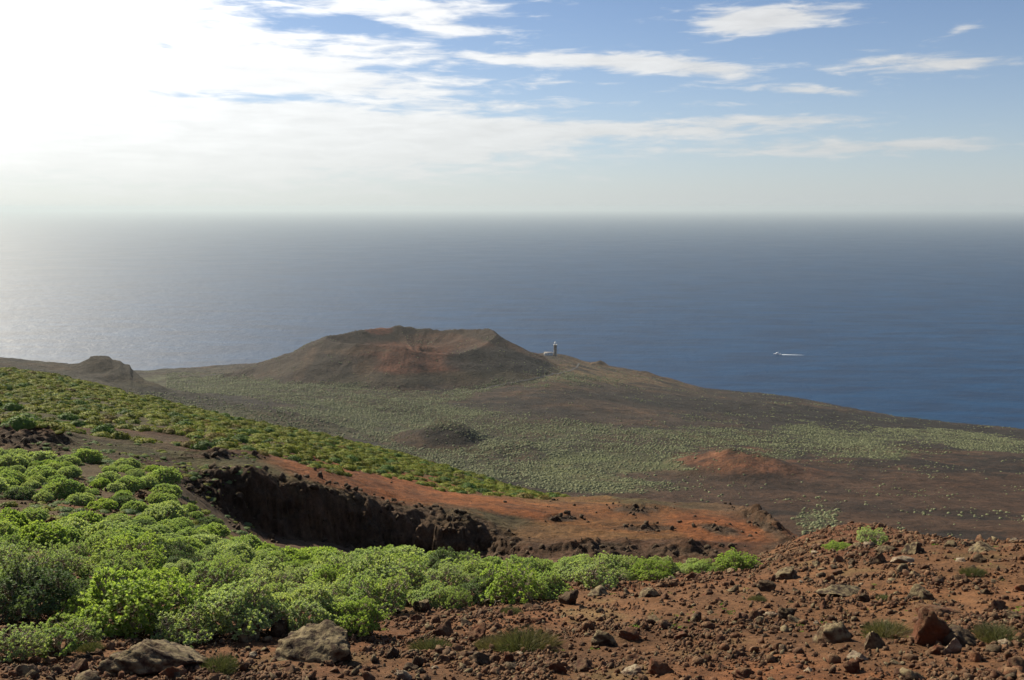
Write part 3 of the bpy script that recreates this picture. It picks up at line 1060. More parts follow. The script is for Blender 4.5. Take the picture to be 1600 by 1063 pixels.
def cushion(name, seed, n_leaf, leaf, height):
    """dense cushion-shaped shrub seen from far off: a lumpy body closed by leaf sprays"""
    g = np.random.default_rng(seed)
    D, F_ = ICO3
    ph = g.uniform(0, 6, 8)

    def rad(d):
        r = 1 + .13 * np.sin(d[:, 0] * 4 + ph[0]) * np.sin(d[:, 1] * 4 + ph[1]) + .10 * np.sin(d[:, 0] * 9 + ph[2]) * np.sin(d[:, 1] * 9 + ph[3])
        return r + .07 * np.sin(d[:, 0] * 17 + ph[4]) * np.sin(d[:, 1] * 17 + ph[5]) * np.sin(d[:, 2] * 13 + ph[6])
    ax = g.uniform(.85, 1.15)
    ell = np.array([ax, 1 / ax, height])
    V_ = D * ell * (rad(D) * .92)[:, None]
    V_[:, 2] = np.maximum(V_[:, 2], -.12)
    a = g.uniform(0, 6.283, n_leaf)
    z = g.uniform(.0, 1, n_leaf)
    q = np.sqrt(1 - z * z)
    d = np.stack([q * np.cos(a), q * np.sin(a), z], 1)
    P = d * ell * (rad(d) * g.uniform(.93, 1.05, n_leaf))[:, None]
    nrm = d / ell
    nrm = nrm / np.linalg.norm(nrm, axis=1)[:, None] + g.normal(0, .45, (n_leaf, 3))
    nrm /= np.linalg.norm(nrm, axis=1)[:, None]
    u = np.cross(nrm, g.normal(0, 1, (n_leaf, 3)))
    u /= np.linalg.norm(u, axis=1)[:, None]
    w = np.cross(nrm, u)
    L = (leaf * g.uniform(.6, 1.3, n_leaf))[:, None]
    Q = np.stack([P - u * L, P - w * L * .7, P + u * L, P + w * L * .7], 1).reshape(-1, 3)
    nv = len(V_)
    tri = np.concatenate([F_, np.stack([nv + np.arange(n_leaf) * 4, nv + np.arange(n_leaf) * 4 + 1, nv + np.arange(n_leaf) * 4 + 2], 1),
                          np.stack([nv + np.arange(n_leaf) * 4, nv + np.arange(n_leaf) * 4 + 2, nv + np.arange(n_leaf) * 4 + 3], 1)])
    return make_mesh(name, np.concatenate([V_, Q]), tri)


def ico(sub):
    import bmesh
    bm = bmesh.new()
    bmesh.ops.create_icosphere(bm, subdivisions=sub, radius=1)
    V_ = np.array([v.co[:] for v in bm.verts])
    F_ = np.array([[v.index for v in f.verts] for f in bm.faces])
    bm.free()
    return V_, F_


ICO = {k: ico(k) for k in (1, 2, 3, 4, 5)}
ICO3 = ICO[3]
FARS = [cushion('shrub_far%d' % i, 300 + i, 420, .085, .55 + .07 * (i % 3)) for i in range(5)]



def with_mat(me, mat):
    c = me.copy()
    c.materials.clear()
    c.materials.append(mat)
    return c


LEAFS = ['leaf', 'leaf_pale', 'leaf_dark', 'leaf_lime', 'leaf_hill']
cache = {}


def crown_of(kind, i, mat):
    key = (kind, i, mat)
    if key not in cache:
        src = {'hi': HI, 'open': OPEN, 'mid': MID}[kind][i]
        cache[key] = (with_mat(src[0], M['bark']), with_mat(src[1], M[mat]))
    return cache[key]


ORD = ['leftmost', 'second from left', 'third from left', 'fourth from left', 'fifth from left', 'sixth from left', 'seventh from left', 'eighth from left', 'ninth from left', 'tenth from left']
waiting = {}


def ordinal(k):
    return ORD[k] if k < len(ORD) else '%d%s from left' % (k + 1, 'th' if 10 <= (k + 1) % 100 <= 20 else {1: 'st', 2: 'nd', 3: 'rd'}.get((k + 1) % 10, 'th'))


def queue_label(o, text, px):
    waiting.setdefault(text, []).append((float(px), o))


def flush_labels():
    """things that look and stand alike are told apart by their order from the left"""
    for text, lst in waiting.items():
        lst.sort(key=lambda t: t[0])
        for k, (px, o) in enumerate(lst):
            o['label'] = text if len(lst) == 1 else '%s, %s' % (text, ordinal(k))
    waiting.clear()


def phi_of(x, y):
    return math.atan2(x, y)


placed = []      # x, y, radius of shrubs


def add_shrub(x, y, z, scale, rot, kind, i, mat, label, group, lean=(0, 0), zs=1.0, name='succulent_shrub'):
    t, c = crown_of(kind, i, mat)
    root = bpy.data.objects.new(name, None)
    root.empty_display_size = .1
    col.objects.link(root)
    root.location = (x, y, z + CAM_H)
    root.rotation_euler = (lean[0], lean[1], rot)
    root.scale = (scale, scale, scale * zs)
    tag(root, label, 'shrub', group)
    link('trunk', t, None, root)
    link('crown', c, None, root)
    placed.append((x, y, scale))
    return root


# shrubs one can point at: pixel of the foot, width in pixels, shape, leaves, label
NAMED = [
    (205, 992, 195, 'hi', 0, 'leaf_lime', 'large yellow-green shrub with dark branches behind the big lichen boulder', 1.0),
    (285, 1006, 105, 'open', 0, 'leaf_pale', 'pale grey-green open shrub just right of the big lichen boulder', .9),
    (368, 990, 150, 'hi', 1, 'leaf_pale', 'wide pale shrub between the two large lichen boulders', .95),
    (95, 1022, 105, 'open', 1, 'leaf', 'small shrub on slanting pale stems left of the big lichen boulder', .9),
    (20, 1030, 90, 'open', 2, 'leaf_pale', 'low shrub at the left edge near the bottom corner', .9),
    (45, 968, 150, 'hi', 2, 'leaf_dark', 'dark blue-green shrub at the left edge in shade', 1.0),
    (478, 985, 130, 'hi', 3, 'leaf_pale', 'bright shrub standing behind the pointed lichen boulder', 1.0),
    (555, 992, 95, 'hi', 4, 'leaf_lime', 'lime-green shrub leaning over the right side of the pointed lichen boulder', 1.1),
    (592, 960, 110, 'open', 0, 'leaf', 'shrub with thick dark forking branches beside the stony slope', .95),
    (680, 950, 80, 'hi', 0, 'leaf_pale', 'rounded shrub just left of the little single-stemmed shrub', .9),
    (713, 953, 48, 'open', 1, 'leaf', 'little shrub with one bare pale upright stem', 1.25),
    (752, 942, 70, 'hi', 2, 'leaf_dark', 'blue-green shrub just right of the little single-stemmed shrub', .95),
    (796, 942, 100, 'open', 2, 'leaf_lime', 'yellow-green shrub with a fan of pale bare branches', 1.05),
    (850, 935, 80, 'hi', 3, 'leaf', 'shrub behind the dark red rock at the edge of the green field', 1.0),
    (930, 918, 85, 'open', 0, 'leaf_pale', 'pale shrub with visible branches at the middle of the field edge', .85),
    (1362, 853, 52, 'open', 1, 'leaf_pale', 'lone pale shrub on a slanting stem at the crest of the stony slope', .95),
    (1310, 862, 48, 'hi', 4, 'leaf_lime', 'low lime-green bush at the crest beside the lone pale shrub', .55),
    (1150, 893, 70, 'hi', 2, 'leaf_lime', 'lime-green shrub at the right tip of the green field', .75),
    (1020, 905, 70, 'hi', 1, 'leaf_lime', 'yellowish low shrub at the thinning right part of the green field', .8),
]
for n, (px, py, wpx, kind, i, mat, label, zs) in enumerate(NAMED):
    x, y, z = ray_ground(px, py, near_z, 8, 120)
    s = .5 * wpx * math.hypot(y, z) / FPX
    add_shrub(x, y, z, s * .96, n * 1.7, kind, i, mat, label, 'shrubs standing along the front of the green field', (0, 0), zs)

R0 = lin_px([(-200, 18), (0, 19), (200, 21), (300, 21), (400, 20.5), (500, 20.5), (600, 23.5), (700, 25), (800, 26), (900, 28), (1000, 30), (1100, 33), (1160, 35.5), (1175, 99)])
R1 = lin_px([(-200, 84), (0, 82), (150, 80), (260, 78), (300, 62), (400, 54), (600, 54), (800, 50), (1000, 46), (1100, 43), (1180, 40), (1200, 0)])
cands = []
tries = 0
cx = rng.uniform(-1, 1, 40000)
for q in range(40000):
    phi = -.56 + .83 * rng.random()
    r = math.sqrt(rng.uniform(17 ** 2, 84 ** 2))
    if r < R0(phi) or r > R1(phi):
        continue
    x, y = r * math.sin(phi), r * math.cos(phi)
    far_part = r > 50 and phi < -.24
    s = rng.uniform(.58, 1.15) if not far_part else rng.uniform(.5, 1.2)
    if far_part:
        if fbm(np.array([x]), np.array([y]), 9, 2, 33)[0] < -.35:
            continue
    if r < 22:
        s *= .8
    s *= float(np.interp(phi, [.0, .1, .2, .26], [1, .8, .6, .5]))
    ok = True
    for (ax, ay, ar) in placed + cands:
        if (ax - x) ** 2 + (ay - y) ** 2 < ((ar + s) * (.87 if not far_part else .86)) ** 2:
            ok = False
            break
    if ok:
        cands.append((x, y, s))
cands.sort(key=lambda a: math.hypot(a[0], a[1]))
n_field = n_gully = 0
field_c = [c for c in cands if math.hypot(c[0], c[1]) <= 50 or math.atan2(c[0], c[1]) > -.24]
gully_c = [c for c in cands if c not in field_c]
print('FIELD', len(field_c), 'GULLY', len(gully_c))
cands = random.sample(field_c, min(200, len(field_c))) + random.sample(gully_c, min(100, len(gully_c)))
for (x, y, s) in cands:
    r = math.hypot(x, y)
    z = float(near_z(x, y)) - .05
    mat = random.choices(['leaf', 'leaf_pale', 'leaf_dark', 'leaf_lime'], [4.5, 4, .9, 1.6])[0]
    kind = 'hi' if r < 36 else 'mid'
    if kind == 'hi' and random.random() < .38:
        kind = 'open'
    i = random.randrange({'hi': 5, 'open': 3, 'mid': 4}[kind])
    px, py = project(x, y, z)
    colour = {'leaf': 'mid-green', 'leaf_pale': 'pale green', 'leaf_dark': 'dark blue-green', 'leaf_lime': 'yellow-green'}[mat]
    size = 'small' if s < .8 else ('large' if s > 1.12 else 'middling')
    if r > 50 and phi_of(x, y) < -.24:
        where = 'on ground %s of the gully cliff' % ('well left' if px < 110 else ('left' if px < 220 else 'at the foot'))
        grp = 'shrubs scattered in the gully'
    else:
        row = 'front' if r < 28 else ('middle' if r < 39 else 'back')
        spot = ('near the left edge' if px < 120 else 'behind the huge rounded boulder' if px < 300 else 'behind the pointed lichen boulder' if px < 560
                else 'behind the single-stemmed shrub' if px < 740 else 'behind the fan-branched shrub' if px < 900 else 'where the field narrows')
        where, grp = '%s, %s row' % (spot, row), 'shrubs of the green field'
    o = add_shrub(x, y, z, s, random.uniform(0, 6.28), kind, i, mat, 'x', grp,
                  (random.uniform(-.08, .08), random.uniform(-.08, .08)), random.uniform(.78, 1.02))
    queue_label(o, '%s %s shrub %s' % (size, colour, where), px)
flush_labels()


# ------------------------------------------------------------------ uncountable cover: one object each, spread by geometry nodes
def source_collection(name, meshes):
    c = bpy.data.collections.new(name)
    for k, me in enumerate(meshes):
        o = bpy.data.objects.new('%s_source_%02d' % (name, k), me)
        c.objects.link(o)
    return c


def scatter(name, P, rot, scl, idx, coll, label, cat):
    me = bpy.data.meshes.new(name)
    me.vertices.add(len(P))
    me.vertices.foreach_set('co', np.asarray(P, np.float32).ravel())
    for nm, ty, arr, key in (('rot', 'FLOAT_VECTOR', rot, 'vector'), ('scl', 'FLOAT_VECTOR', scl, 'vector'), ('idx', 'INT', idx, 'value')):
        a = me.attributes.new(nm, ty, 'POINT')
        a.data.foreach_set(key, np.asarray(arr, np.int32 if ty == 'INT' else np.float32).ravel())
    o = link(name, me)
    t = bpy.data.node_groups.new(name + '_nodes', 'GeometryNodeTree')
    t.interface.new_socket('Geometry', in_out='INPUT', socket_type='NodeSocketGeometry')
    t.interface.new_socket('Geometry', in_out='OUTPUT', socket_type='NodeSocketGeometry')
    ni, no = t.nodes.new('NodeGroupInput'), t.nodes.new('NodeGroupOutput')
    ci = t.nodes.new('GeometryNodeCollectionInfo')
    ci.inputs['Collection'].default_value = coll
    ci.inputs['Separate Children'].default_value = True
    ci.inputs['Reset Children'].default_value = True
    ip = t.nodes.new('GeometryNodeInstanceOnPoints')
    ip.inputs['Pick Instance'].default_value = True
    t.links.new(ni.outputs[0], ip.inputs['Points'])
    t.links.new(ci.outputs[0], ip.inputs['Instance'])
    for nm, ty, sock in (('rot', 'FLOAT_VECTOR', 'Rotation'), ('scl', 'FLOAT_VECTOR', 'Scale'), ('idx', 'INT', 'Instance Index')):
        na = t.nodes.new('GeometryNodeInputNamedAttribute')
        na.data_type = ty
        na.inputs['Name'].default_value = nm
        src = [s for s in na.outputs if s.enabled and s.name == 'Attribute'][0]
        if sock == 'Rotation':
            er = t.nodes.new('FunctionNodeEulerToRotation')
            t.links.new(src, er.inputs[0])
            src = er.outputs[0]
        t.links.new(src, ip.inputs[sock])
    t.links.new(ip.outputs[0], no.inputs[0])
    md = o.modifiers.new('spread', 'NODES')
    md.node_group = t
    return tag(o, label, cat, None, 'stuff')


def in_poly(px, py, poly):
    inside = np.zeros(len(px), bool)
    n = len(poly)
    for i in range(n):
        x1, y1 = poly[i]
        x2, y2 = poly[(i + 1) % n]
        c = ((y1 > py) != (y2 > py)) & (px < (x2 - x1) * (py - y1) / (y2 - y1 + 1e-9) + x1)
        inside ^= c
    return inside


def thin(x, y, rad):
    """drop points that crowd each other (grid hashing)"""
    keep, cells = [], {}
    cs = float(np.max(rad)) * 2
    for k in range(len(x)):
        cxk, cyk = int(x[k] // cs), int(y[k] // cs)
        ok = True
        for a in (-1, 0, 1):
            for b in (-1, 0, 1):
                for j in cells.get((cxk + a, cyk + b), ()):
                    if (x[j] - x[k]) ** 2 + (y[j] - y[k]) ** 2 < (rad[j] + rad[k]) ** 2:
                        ok = False
                        break
                if not ok:
                    break
            if not ok:
                break
        if ok:
            cells.setdefault((cxk, cyk), []).append(k)
            keep.append(k)
    return np.array(keep, int)


# low plants on the brown ground of the gully and between the field shrubs
n = 9000
ph_ = rng.uniform(-.56, .1, n)
r_ = np.sqrt(rng.uniform(24 ** 2, 100 ** 2, n))
x_, y_ = r_ * np.sin(ph_), r_ * np.cos(ph_)
keep = (r_ > R0(ph_) + 3) & (r_ < np.maximum(R1(ph_), np.where(ph_ < -.26, 100, 0))) & (rng.random(n) < np.clip(.35 + 1.2 * fbm(x_, y_, 6, 3, 34), .03, 1))
x_, y_ = x_[keep], y_[keep]
z_ = near_z(x_, y_)
m_ = len(x_)
s_ = .10 + .38 * rng.random(m_) ** 2.5
low_meshes = [with_mat(m0, M['leaf_hill'] if k % 2 else M['leaf_dark']) for k, m0 in enumerate(FARS[:4])]
scatter('undergrowth', np.stack([x_, y_, z_ + CAM_H - .02], 1), np.stack([np.zeros(m_), np.zeros(m_), rng.uniform(0, 6.28, m_)], 1),
        np.stack([s_, s_, s_ * rng.uniform(.5, .9, m_)], 1), rng.integers(0, 4, m_), source_collection('low_cover', low_meshes),
        'low green plants covering brown ground between the shrubs', 'undergrowth')

# hillside shrubs
n = 48000
ph_ = rng.uniform(-.56, .12, n)
r_ = np.sqrt(rng.uniform(95 ** 2, 285 ** 2, n))
x_, y_ = r_ * np.sin(ph_), r_ * np.cos(ph_)
z_ = near_z(x_, y_)
qx, qy = project(x_, y_, z_)
wob = 16 * fbm(x_, y_, 12, 4, 35)
poly = [(-260, 500), (0, 560), (330, 628), (560, 680), (700, 715), (885, 772), (840, 776), (700, 768), (560, 742), (430, 706), (300, 688), (150, 676), (0, 662), (-260, 650)]
keep = in_poly(qx, qy + wob, poly)
dens = .62 + 1.3 * fbm(x_, y_, 13, 4, 36)
keep &= rng.random(n) < dens
x_, y_, z_, qx, qy = x_[keep], y_[keep], z_[keep], qx[keep], qy[keep]
s_ = .42 + .95 * rng.random(len(x_)) ** 1.8
kk = thin(x_, y_, s_ * .60)
x_, y_, z_, s_, qx = x_[kk], y_[kk], z_[kk], s_[kk], qx[kk]
hill_meshes = [with_mat(m_, M[('leaf_hill', 'leaf_hill', 'leaf_green', 'leaf_hill', 'leaf_dry')[k_]]) for k_, m_ in enumerate(FARS)]
size = s_ / np.hypot(x_, y_)
order = np.argsort(-size * (qx > -5))
solo, rest = order[:40], order[40:]
for k in solo:
    o = link('hillside_shrub', hill_meshes[int(rng.integers(5))])
    o.location = (x_[k], y_[k], z_[k] + CAM_H - .1)
    o.rotation_euler = (0, 0, rng.uniform(0, 6.28))
    o.scale = (s_[k], s_[k], s_[k] * rng.uniform(.75, 1.05))
    tag(o, 'x', 'shrub', 'larger shrubs along the lower edge of the hillside')
    queue_label(o, 'round olive shrub along the lower hillside edge', qx[k])
flush_labels()
m_ = len(rest)
scatter('hillside_shrubbery', np.stack([x_[rest], y_[rest], z_[rest] + CAM_H - .1], 1), np.stack([np.zeros(m_), np.zeros(m_), rng.uniform(0, 6.28, m_)], 1),
        np.stack([s_[rest], s_[rest], s_[rest] * rng.uniform(.7, 1.05, m_)], 1), rng.choice(5, m_, p=[.30, .28, .14, .24, .04]), source_collection('hillside_cover', hill_meshes),
        'dense olive-green shrubs covering the sunlit hillside', 'shrubs')


# far shrubs of the plain
def blob(seed, mat, n=5, m=8):
    g = np.random.default_rng(seed)
    V_, F_ = [], []
    for i in range(n):
        t = i / (n - 1) * math.pi * .52
        for j in range(m):
            a = 2 * math.pi * (j + .5 * (i % 2)) / m
            rr_ = 1 + g.normal(0, .14)
            V_.append((math.sin(t) * math.cos(a) * rr_, math.sin(t) * math.sin(a) * rr_, .75 * math.cos(t) * rr_ - .05))
    for i in range(n - 1):
        for j in range(m):
            F_.append((i * m + j, (i + 1) * m + j, (i + 1) * m + (j + 1) % m, i * m + (j + 1) % m))
    me = make_mesh('plain_shrub', np.array(V_), np.array(F_))
    me.materials.append(mat)
    return me


n = 560000
ph_ = rng.uniform(-.53, .53, n)
r_ = np.sqrt(rng.uniform(560 ** 2, 1900 ** 2, n))
x_, y_ = r_ * np.sin(ph_), r_ * np.cos(ph_)
z_ = far_z(x_, y_)
qx, qy = project(x_, y_, z_)
vm_ = veg_mask(x_, y_, qx, qy)
base_d = (.004 + .07 * sstep(.1, .5, fbm(x_, y_, 45, 4, 40))) * (1 + (qx > 850) * (qy < 660))
keep = (rng.random(n) < np.maximum(vm_ * .8, base_d)) & (z_ > -CAM_H + 8) & ~((qx < 260) & (qy < 612)) & (qx > -60) & (qx < 1660)
x_, y_, z_ = x_[keep], y_[keep], z_[keep]
s_ = .3 + 1.15 * rng.random(len(x_)) ** 2.6
m_ = len(x_)
blobs_ = [blob(400 + i, M['leaf_plain']) for i in range(4)]
scatter('plain_shrubbery', np.stack([x_, y_, z_ + CAM_H], 1), np.stack([np.zeros(m_), np.zeros(m_), rng.uniform(0, 6.28, m_)], 1),
        np.stack([s_, s_, s_], 1), rng.integers(0, 4, m_), source_collection('plain_cover', blobs_),
        'countless grey-green shrubs dotted over the lava plain', 'shrubs')


# ------------------------------------------------------------------ rocks
def rock_mesh(name, seed, sub, mat, jag=.22, cuts=9, pits=.06, smooth=False):
    """angular stone: a ball cut by planes, then roughened"""
    g = np.random.default_rng(seed)
    V_, F_ = ICO[sub]
    V_ = V_.copy()
    for _ in range(cuts):
        nrm = g.normal(0, 1, 3)
        nrm /= np.linalg.norm(nrm)
        d = g.uniform(.42, .85)
        t = V_ @ nrm - d
        V_ -= np.clip(t, 0, None)[:, None] * nrm[None] * .97
    q = V_ * 2.1 + g.uniform(0, 50, 3)
    def n3(q, s, k):
        return (fbm(q[:, 0] * s + q[:, 2] * s * .7, q[:, 1] * s - q[:, 2] * s * .6, 1.0, 3, k) + fbm(q[:, 2] * s, q[:, 0] * s * .8 + q[:, 1] * s * .5, 1.0, 3, k + 5)) * .7
    r_ = 1 + jag * n3(q, 1.2, seed) + pits * n3(q, 3.6, seed + 3) * (1 if sub > 1 else 0)
    if sub >= 3:
        r_ -= pits * .9 * np.clip(n3(q, 2.4, seed + 6) - .05, 0, 1)
    if sub >= 4:
        r_ += .05 * n3(q, 9.0, seed + 9)
    if sub >= 5:
        r_ += .03 * n3(q, 21.0, seed + 12)
    V_ = V_ * r_[:, None]
    me = make_mesh(name, V_, F_)
    me.materials.append(mat)
    if smooth:
        set_smooth(me)
    return me


def add_rock(x, y, z, w, h, mesh, label, group=None, rot=0.0, name='rock', depth=None, sink=.3, cat='rock'):
    o = link(name, mesh)
    o.scale = (w * .5, (depth or w * .8) * .5, h * .62)
    o.rotation_euler = (0, 0, rot)
    o.location = (x, y, z + CAM_H + h * (.5 - sink))
    return tag(o, label, cat, group)


BIG = [
    (216, 1054, 155, 60, 'rock_lichen', 'huge rounded lichen-covered boulder below the large yellow-green shrub', 'boulder', 31),
    (492, 1036, 135, 70, 'rock_lichen', 'big pointed lichen-crusted boulder under the lime-green shrub', 'boulder', 32),
    (385, 1004, 46, 36, 'rock_lichen', 'rounded lichen rock between the two large lichen boulders', 'rock', 33),
    (437, 996, 28, 30, 'rock_dark', 'dark upright rock just left of the pointed lichen boulder', 'rock', 34),
    (27, 1060, 45, 32, 'rock_lichen', 'lichen rock in the bottom left corner', 'rock', 35),
    (118, 1050, 34, 24, 'rock_red', 'reddish rock left of the huge rounded boulder', 'rock', 36),
    (267, 1060, 34, 20, 'rock_red', 'reddish stone at the right foot of the huge rounded boulder', 'rock', 37),
    (662, 958, 36, 30, 'rock_lichen', 'brown peaked lichen rock beside the rounded pale shrub', 'rock', 38),
    (888, 945, 40, 32, 'rock_dark', 'dark red-black boulder at the edge of the green field', 'boulder', 39),
    (692, 996, 46, 32, 'rock_red', 'rusty red crumbled rock, left of a pair on the stony slope', 'rock', 40),
    (748, 1003, 42, 34, 'rock_red', 'rusty red crumbled rock, right of a pair on the stony slope', 'rock', 41),
    (839, 974, 26, 15, 'rock_red', 'small orange-red rock below the fan-branched shrub', 'rock', 42),
    (647, 975, 24, 16, 'rock_red', 'small dark red stone below the peaked lichen rock', 'rock', 43),
    (612, 1030, 30, 28, 'rock_dark', 'dark rock right of the pointed lichen boulder', 'rock', 44),
    (648, 1044, 24, 22, 'rock_dark', 'small black rock near the bottom, between shrub and grass tuft', 'rock', 45),
    (751, 1040, 38, 22, 'rock_dark', 'black flat rock below the grey grass tufts', 'rock', 46),
    (797, 1038, 26, 24, 'rock_red', 'red rock just right of the black flat rock', 'rock', 47),
    (870, 1052, 30, 24, 'rock_red', 'red angular rock near the bottom middle', 'rock', 48),
    (912, 1050, 52, 26, 'rock_red', 'wide rusty rock near the bottom middle', 'rock', 49),
    (947, 1010, 44, 24, 'rock_lichen', 'grey-brown lichen rock right of the long grey grass tuft', 'rock', 50),
    (983, 1001, 36, 18, 'rock_red', 'red flattish rock beside the green weed patch', 'rock', 51),
    (1028, 1057, 50, 34, 'rock_red', 'stout red-brown rock at the bottom beside a pale rock', 'rock', 52),
    (988, 1056, 32, 16, 'rock_pale', 'pale tan rock at the bottom beside the stout red rock', 'rock', 53),
    (939, 932, 44, 16, 'rock_lichen', 'flat lichen rock near the middle of the field edge', 'rock', 54),
    (1016, 934, 32, 24, 'rock_lichen', 'rounded lichen rock with a dark hollow below the field edge', 'rock', 55),
    (1310, 1004, 62, 40, 'rock_lichen', 'blocky brown boulder with a pale crusted top on open soil', 'boulder', 56),
    (1457, 1010, 56, 58, 'rock_red', 'tall smooth red-brown boulder of the right-hand outcrop', 'boulder', 157),
    (1502, 1010, 66, 50, 'rock_dark', 'dark knobbly boulder behind the tall red-brown boulder', 'boulder', 58),
    (1492, 1021, 28, 28, 'rock_pale', 'pale angular stone at the foot of the right-hand outcrop', 'rock', 59),
    (1467, 1024, 42, 20, 'rock_red', 'low red rock below the tall red-brown boulder', 'rock', 60),
    (1370, 1014, 34, 32, 'rock_lichen', 'knobbly lichen rock between blocky boulder and right-hand outcrop', 'rock', 61),
    (1320, 933, 68, 22, 'rock_lichen', 'long flat lichen slab on the upper stony slope', 'rock', 62),
    (1352, 941, 24, 16, 'rock_dark', 'dark stone at the right end of the long lichen slab', 'rock', 63),
    (1441, 936, 48, 30, 'rock_lichen', 'pale lichen boulder right of the long slab', 'boulder', 64),
    (1234, 906, 48, 20, 'rock_lichen', 'lichen rock on the upper slope near the tip of the green field', 'rock', 65),
    (1203, 926, 32, 18, 'rock_dark', 'dark lichen-flecked rock below the tip of the green field', 'rock', 66),
    (1416, 898, 32, 16, 'rock_lichen', 'round lichen rock midway below the crest', 'rock', 67),
    (1374, 881, 34, 22, 'rock_lichen', 'brown and grey rock below the lone pale shrub', 'rock', 68),
    (1420, 880, 46, 13, 'rock_pale', 'flat pale rock just below the crest', 'rock', 69),
    (1435, 866, 38, 27, 'rock_lichen', 'tallest lichen rock of the cluster on the crest', 'rock', 70),
    (1490, 855, 30, 16, 'rock_lichen', 'grey lichen rock on the crest right of the tallest', 'rock', 71),
    (1543, 862, 48, 20, 'rock_lichen', 'broad lichen rock on the crest towards the right edge', 'rock', 72),
    (1392, 862, 36, 14, 'rock_lichen', 'low lichen rock on the crest next to the lone pale shrub', 'rock', 73),
    (1232, 969, 32, 22, 'rock_dark', 'dark red round rock in the middle of the open soil', 'rock', 74),
    (1180, 970, 32, 17, 'rock_red', 'red rock with pale top left of the dark round rock', 'rock', 75),
    (1563, 957, 32, 24, 'rock_red', 'orange-red rock near the right edge', 'rock', 76),
    (1205, 1036, 24, 20, 'rock_dark', 'dark stone low on the open soil', 'rock', 77),
    (1337, 1052, 28, 22, 'rock_red', 'rounded dark red stone near the bottom right', 'rock', 78),
    (1346, 1032, 32, 16, 'rock_pale', 'flat buff stone below the blocky brown boulder', 'rock', 79),
    (1265, 1050, 18, 9, 'rock_pale', 'small whitish stone low on the open soil', 'rock', 80),
    (1592, 970, 40, 22, 'rock_lichen', 'lichen rock cut by the right edge', 'rock', 81),
    (1165, 1060, 32, 16, 'rock_red', 'red rock at the bottom edge right of the middle', 'rock', 82),
    (1478, 962, 90, 18, 'rock_red', 'low red earth-topped mound behind the right-hand outcrop', 'mound', 83),
]
rock_spots = []
for (px, py, wp, hp, mat, label, cat, seed) in BIG:
    x, y, z = ray_ground(px, min(py, 1062), near_z, 8, 120)
    d = math.hypot(y, z)
    big = wp > 100
    me = rock_mesh('boulder' if cat == 'boulder' else 'rock', seed, 5 if big else 4, M[mat], jag=.24, cuts=7 if seed == 31 else 12, pits=.12)
    w, h = wp * d / FPX, hp * d / FPX
    add_rock(x, y + w * .28, float(near_z(x, y + w * .28)), w * 1.1, h * 1.2, me, label, None, random.uniform(-.5, .5), cat, w * .8, .42, cat)
    rock_spots.append((x, y + w * .28, w * .5))

KINDS = {'rock_red': 'rusty red', 'rock_lichen': 'lichen-flecked', 'rock_dark': 'dark brown', 'rock_pale': 'pale tan'}
pool = {k: [rock_mesh('stone', 500 + i + 40 * j, 3, M[k], jag=.34, cuts=11, pits=.2) for i in range(4)] for j, k in enumerate(KINDS)}
cnt = 0
tries = 0
FIELD0 = R0
while cnt < 240 and tries < 8000:
    tries += 1
    phi = rng.uniform(-.5, .5)
    r = math.sqrt(rng.uniform(12.6 ** 2, 34 ** 2))
    if r > 14 and r > FIELD0(phi) - .4 and phi < .26:
        continue
    x, y = r * math.sin(phi), r * math.cos(phi)
    s = .13 + .28 * rng.random() ** 2.6
    if any((x - a) ** 2 + (y - b) ** 2 < (c + s * .4) ** 2 for a, b, c in rock_spots):
        continue
    rock_spots.append((x, y, s * .6))
    mat = random.choices(list(KINDS), [4.5, 4, 2, 1.4])[0]
    row = 'near the bottom' if r < 17 else ('midway up the slope' if r < 24 else 'high on the slope')
    px = float(project(x, y, float(near_z(x, y)))[0])
    spot = ('by the huge rounded boulder' if px < 340 else 'by the pointed lichen boulder' if px < 600 else 'below the single-stemmed shrub' if px < 740
            else 'below the fan-branched shrub' if px < 900 else 'below the flat lichen rock' if px < 1080 else 'left of the blocky boulder' if px < 1280
            else 'near the blocky boulder' if px < 1420 else 'near the outcrop')
    size = 'fist-sized' if s < .17 else ('head-sized' if s < .26 else 'large')
    o = add_rock(x, y, float(near_z(x, y)), s, s * rng.uniform(.5, .85), pool[mat][int(rng.integers(4))],
                 'x', 'loose stones on the stony slope', rng.uniform(0, 6.28), 'rock', s * rng.uniform(.7, 1.1), .36)
    queue_label(o, '%s %s stone %s %s' % (size, KINDS[mat], row, spot), px)
    cnt += 1
flush_labels()

# gravel
n = 220000
ph_ = rng.uniform(-.53, .53, n)
r_ = 11.5 * np.exp(rng.random(n) * math.log(68 / 11.5))
x_, y_ = r_ * np.sin(ph_), r_ * np.cos(ph_)
cl = .16 + 1.7 * fbm(x_, y_, 1.6, 4, 38)
s_ = (.011 + .05 * rng.random(n) ** 3.5 + .09 * rng.random(n) ** 32) * np.interp(r_, [11, 20, 30, 68], [1, 1.3, 1.6, 2.6])
keep = rng.random(n) < np.clip(cl, .10, 1)
x_, y_, s_ = x_[keep], y_[keep], s_[keep]
z_ = near_z(x_, y_)
m_ = len(x_)
grav = [rock_mesh('pebble', 700 + i, 1 if i < 5 else 2, M['gravel'] if i else M['rock_lichen'], jag=.55, cuts=8, pits=.3) for i in range(9)]
scatter('gravel', np.stack([x_, y_, z_ + CAM_H + s_ * .2], 1), rng.uniform(0, 6.28, (m_, 3)), np.stack([s_, s_ * rng.uniform(.6, 1, m_), s_ * rng.uniform(.5, 1, m_)], 1),
        rng.integers(0, 9, m_), source_collection('gravel_cover', grav), 'loose red cinder gravel strewn over the foreground slope', 'gravel')

